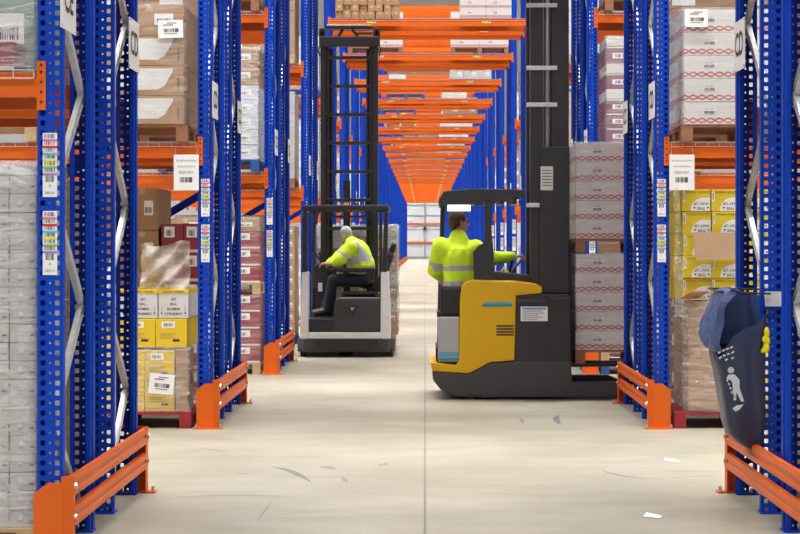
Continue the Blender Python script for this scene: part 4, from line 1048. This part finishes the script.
    e = MB().path([(X(500), .33, Z(275)), (X(505), .33, Z(268)), (X(508), .33, Z(271)), (X(512), .33, Z(277))], .008, 'lemon'); e.build('cable', t)
    # mast: two nested channels each side
    zt = 5.1
    for ya in (.16, W_ - .32):
        MB().box(X(531), X(544), ya, ya + .15, .12, zt, 'dark2', .008).build('outer_mast_rail', t)
        MB().box(X(554), X(570), ya + .02, ya + .13, .12, zt - .1, 'dark', .008).build('inner_mast_rail', t)
        MB().tube((X(548), ya + .07, .3), (X(548), ya + .07, zt - .4), .03, 'steel', 10).build('lift_cylinder', t)
    for py in (4, 67, 104, 205, -60): 
        e = MB().box(X(527), X(558), .13, .16, Z(py) - .022, Z(py) + .022, 'galv', .006).box(X(534), X(541), .16, W_ - .3, Z(py) - .02, Z(py) + .02, 'dark2'); e.build('mast_crossbar', t)
    e = MB().box(X(540), X(570), .12, .16, Z(294), Z(146), 'dark', .012).box(X(540), X(570), W_ - .36, W_ - .32, Z(294), Z(146), 'dark', .012).box(X(570.5), X(572.5), .2, W_ - .3, Z(352), Z(240), 'dark2', .005); e.build('reach_carriage', t)
    e = MB().rect(X(541), X(553.5), Z(190), Z(166), .118, 'lidgrey')
    for i in range(6): e.rect(X(542.5), X(552), Z(170 + 3 * i) - .006, Z(170 + 3 * i) + .003, .1165, 'inkgrey')
    e.build('load_chart', t)
    for ya in (.36, .80): MB().prism([(X(572.6), PZ(369, S)), (X(682), PZ(368, S)), (X(682), PZ(366.6, S)), (X(574.5), PZ(365.2, S)), (X(574.5), PZ(330, S)), (X(572.6), PZ(330, S))], ya, ya + .12, 'dark2').build('fork', t)
yellow_truck()
yl = 19.22; xa = PX(575.5, 19.22); xb = xa + 1.2; z0 = PZ(364, 19.2)
pallet(xa, xb, yl, yl + .98, z0, 'brownwood', 'lower pallet on the forks of the yellow truck')
z1 = stack('chain', xa, xb, yl + .01, yl + .97, z0 + .142, 2, 1, [.196] * 5, 'lower load on yellow truck', .003)
pallet(xa, xb, yl, yl + .98, z1 + .01, 'brownwood', 'upper reddish pallet stacked on the load of the yellow truck')
z2 = stack('chain', xa, xb, yl + .01, yl + .97, z1 + .152, 2, 1, [.196] * 5, 'upper load on yellow truck', .003)
film(xa - .012, xb + .012, yl - .012, yl + .99, z0 + .145, z1, 'film', 'stretch wrap round the lower load on the yellow truck', .005)
film(xa - .012, xb + .012, yl - .012, yl + .99, z1 + .155, z2 + .01, 'film', 'stretch wrap round the upper load on the yellow truck', .005)

# ------------------------------------------------------------------ waste bag on the right-hand rack
def waste_bag():
    y = 11.05; t = thing('waste_bag', 'navy waste bag with white litter symbol hanging from right-hand rack frame', 'waste bag', (0, y, 0))
    X = lambda px: PX(px, y)
    Z = lambda py: PZ(py, y)
    rows = [(292, 712, 764), (305, 711, 764), (320, 710.5, 764), (336, 710, 763.5), (350, 711, 763), (370, 714.5, 762.5), (390, 718, 762.5), (405, 720.5, 762.5), (420, 722.5, 762.5), (432, 726, 762), (442, 736, 761), (450, 750, 759)]
    n = 36; vs = []; fs = []
    for j, (py, pa, pb) in enumerate(rows):
        cx, hx = (X(pa) + X(pb)) / 2, (X(pb) - X(pa)) / 2; hy = .20 * (1 if j < 8 else 1 - .16 * (j - 7))
        for i in range(n):
            a = 2 * PI * i / n; ca, sa = math.cos(a), math.sin(a); e = .55
            fx = math.copysign(abs(ca) ** e, ca); fy = math.copysign(abs(sa) ** e, sa)
            wr = 1 + .025 * math.sin(5 * a + j * .5) + .018 * math.sin(9 * a - j * .9)
            dip = 0
            fr = min(1, max(0, -sa * 1.8)); low = .04 + fr * (.17 - .12 * ca) + max(0, -ca) * .10 * (1 - max(0, sa))     # front lip sags to the left
            dip = -low * (1 if j == 0 else 0)
            zz = Z(py) + dip
            if j == 1: zz = Z(py) - low * .80
            if j == 2: zz = Z(py) - low * .60
            if j == 3: zz = Z(py) - low * .38
            if j == 4: zz = Z(py) - low * .18
            vs.append((min(cx + hx * fx * (1 + (wr - 1) * .5), X(764.5)), hy * fy * wr, zz))
    for j in range(len(rows) - 1):
        for i in range(n): fs.append((j * n + i, j * n + (i + 1) % n, (j + 1) * n + (i + 1) % n, (j + 1) * n + i))
    fs.append(tuple(range((len(rows) - 1) * n, len(rows) * n)))
    b = MB(); b.raw(vs, fs, 'bag'); b.sm().build('sack', t)
    # lighter inner lining visible inside the mouth, and the cuff folded over on the left
    l = MB(); vs2 = []; m_ = 18
    for j in range(6):
        py = 290 + 10 * j
        for i in range(m_ + 1):
            a = PI * i / m_; ca = math.cos(a); sa = math.sin(a); e = .6
            cx, hx = (X(713) + X(762)) / 2, (X(762) - X(713)) / 2 * (.97 - .015 * j)
            vs2.append((cx + hx * math.copysign(abs(ca) ** e, ca), .185 * sa ** e * (.97 - .02 * j) + .008 * math.sin(6 * a + j), Z(py) - .03))
    l.raw(vs2, [(j * (m_ + 1) + i, j * (m_ + 1) + i + 1, (j + 1) * (m_ + 1) + i + 1, (j + 1) * (m_ + 1) + i) for j in range(5) for i in range(m_)], 'bagin'); l.sm().build('lining', t)
    f = MB(); pts = [(725, 289, .02), (719, 292, .03), (714, 303, .035), (709, 317, .04), (705.5, 330, .04), (705, 341, .03), (709, 348, .02)]
    fine = []
    for a_, b_ in zip(pts, pts[1:]):
        for q_ in range(3): fine.append(tuple(a_[c_] + (b_[c_] - a_[c_]) * q_ / 3 for c_ in range(3)))
    pts = fine + [pts[-1]]
    vs3 = []; k_ = 19
    for j, (px, py, dy) in enumerate(pts):
        for i in range(k_):
            v = i / (k_ - 1); yy = -.215 + .40 * v
            vs3.append((X(px) + .008 * math.sin(8 * v + j * .33) - .02 * (1 - abs(2 * v - 1)) + .018 * (1 - v) * min(1, j / 18.0) + .007 * math.sin(21 * v + .7 * j) + .004 * math.sin(41 * v - 1.1 * j), yy + .008 * math.sin(j * .7), Z(py) + .012 * math.sin(5 * v + j * .23)))
    f.raw(vs3, [(j * k_ + i, j * k_ + i + 1, (j + 1) * k_ + i + 1, (j + 1) * k_ + i) for j in range(len(pts) - 1) for i in range(k_ - 1)], 'bagin')
    b0 = len(vs3)
    f.raw([(v[0] + (.045 + .008 * math.sin(j_ // k_ * .63)) * (1 if j_ // k_ >= 1 else .4), v[1] - .012, v[2]) for j_, v in enumerate(vs3)], [(j * k_ + i, (j + 1) * k_ + i, (j + 1) * k_ + i + 1, j * k_ + i + 1) for j in range(len(pts) - 1) for i in range(k_ - 1)], 'bagin')
    # front edge of the cuff
    for j in range(len(pts) - 1):
        a, b_ = vs3[j * k_], vs3[(j + 1) * k_]; o1, o2 = ((.045 + .008 * math.sin(j * .63)) if j >= 1 else .018), .045 + .008 * math.sin((j + 1) * .63)
        f.raw([a, b_, (b_[0] + o2, b_[1] - .012, b_[2]), (a[0] + o1, a[1] - .012, a[2])], [(0, 1, 2, 3)], 'bagin')
    f.sm().build('folded_cuff', t)
    # printed figure throwing litter, on the front of the sack
    p = MB(); yy = -.232
    def S(px, py): return (X(px), Z(py))
    circ = lambda cx, cy, r, n=12: [S(cx + r * math.cos(2 * PI * i / n), cy - r * math.sin(2 * PI * i / n)) for i in range(n)]
    p.poly(circ(724.5, 367.5, 3.2)[::-1], yy, 'bagprint')
    p.poly([S(722, 372), S(728, 371.5), S(733, 377), S(733, 385), S(737.5, 398), S(734.5, 398.5), S(730, 389), S(729.5, 397), S(727, 397), S(726, 380), S(724, 377), S(720.5, 377), S(720.5, 374.5)][::-1], yy, 'bagprint')
    for i, (a, b_) in enumerate(((721, 377.5), (722.5, 381), (724, 385), (725.5, 389), (727.5, 393))):
        p.poly([S(a - .8, b_ - 1.2), S(a + .9, b_ - .6), S(a + .6, b_ + 1.4), S(a - .9, b_ + .8)], yy, 'bagprint')
    p.poly([S(726, 405), S(730, 402), S(737, 401), S(733, 406), S(729, 408)], yy, 'bagprint')
    r2 = random.Random(3)
    for cx, cy in ((713, 350), (717, 348), (721, 346.5), (725, 345), (714, 355), (718, 353), (722, 351.5), (726, 350), (720, 357), (726, 355.5)):
        a = r2.uniform(-.8, .8); p.poly([S(cx - 1.6, cy + a), S(cx + 1.5, cy - 1.4 - a), S(cx + 1.7, cy + .3), S(cx - .8, cy + 1.7)][::-1], yy, 'bagprint')
    # tilt the print onto the sack face by projecting: lift towards the sack bulge
    p.build('litter_symbol', t)
    h = MB(); h.path([(X(765), -.18, Z(293)), (X(714), -.18, Z(291)), (X(713), .18, Z(289)), (X(765), .18, Z(290))], .006, 'dark2', 8); h.build('holder_hoop', t)
    h = MB(); h.box(X(762), WR + .135, -.100, -.082, Z(306), Z(291), 'galv', .004)
    for px in (766, 786): h.tube((X(px), -.108, Z(298.5)), (X(px), -.100, Z(298.5)), .010, 'steel', 6)
    h.build('clamp_bracket', t)
    k = MB(); 
    for cx, cy, rx, rz_ in ((760.5, 331, .018, .035), (758, 338, .014, .02), (760, 346, .022, .03), (757, 349, .016, .014), (762, 339, .012, .022)): k.ball((X(cx), -.20, Z(cy)), (rx, .02, rz_), 'yellowtape', 6, 8)
    remeshed(k, 'yellow_tie', .006, 'yellowtape', t, 2)
waste_bag()

# ------------------------------------------------------------------ light
def area(name, loc, sx, sy, power, rot=(0, 0, 0), colr=(1, .985, .96)):
    l = bpy.data.lights.new(name, 'AREA'); l.shape = 'RECTANGLE'; l.size = sx; l.size_y = sy; l.energy = power; l.color = colr
    o = bpy.data.objects.new(name, l); col.objects.link(o); o.location = loc; o.rotation_euler = rot; return o
LAMP = 1500
for k in range(0, NROW + 1):
    yc = Y1 + PITCH * (k - 1) + D + (PITCH - D) / 2
    area('aisle_lamp', (0, yc, 11.2), 26, .5, LAMP * .26).data.spread = math.radians(38)
    area('aisle_lamp', (0, yc, 11.3), 26, .5, LAMP * .9).data.spread = math.radians(150)

w = bpy.data.worlds.new('world'); sc.world = w; w.use_nodes = True
w.node_tree.nodes['Background'].inputs[0].default_value = (.93, .96, 1.0, 1); w.node_tree.nodes['Background'].inputs[1].default_value = .7

# ------------------------------------------------------------------ camera
cd = bpy.data.cameras.new('camera'); cd.lens = 85; cd.sensor_width = 36; cd.shift_x = -25 / 800; cd.shift_y = -23 / 800; cd.clip_end = 400
co = bpy.data.objects.new('camera', cd); col.objects.link(co); co.location = (0, 0, CAMZ); co.rotation_euler = (PI / 2, 0, 0); sc.camera = co
sc.view_settings.view_transform = 'Standard'; sc.view_settings.look = 'None'; sc.view_settings.gamma = 1; sc.view_settings.use_curve_mapping = False
sc.view_settings.exposure = 0.22
sc.cycles.max_bounces = 8; sc.cycles.transparent_max_bounces = 24; sc.cycles.use_denoising = True
sc.cycles.caustics_reflective = False; sc.cycles.caustics_refractive = False
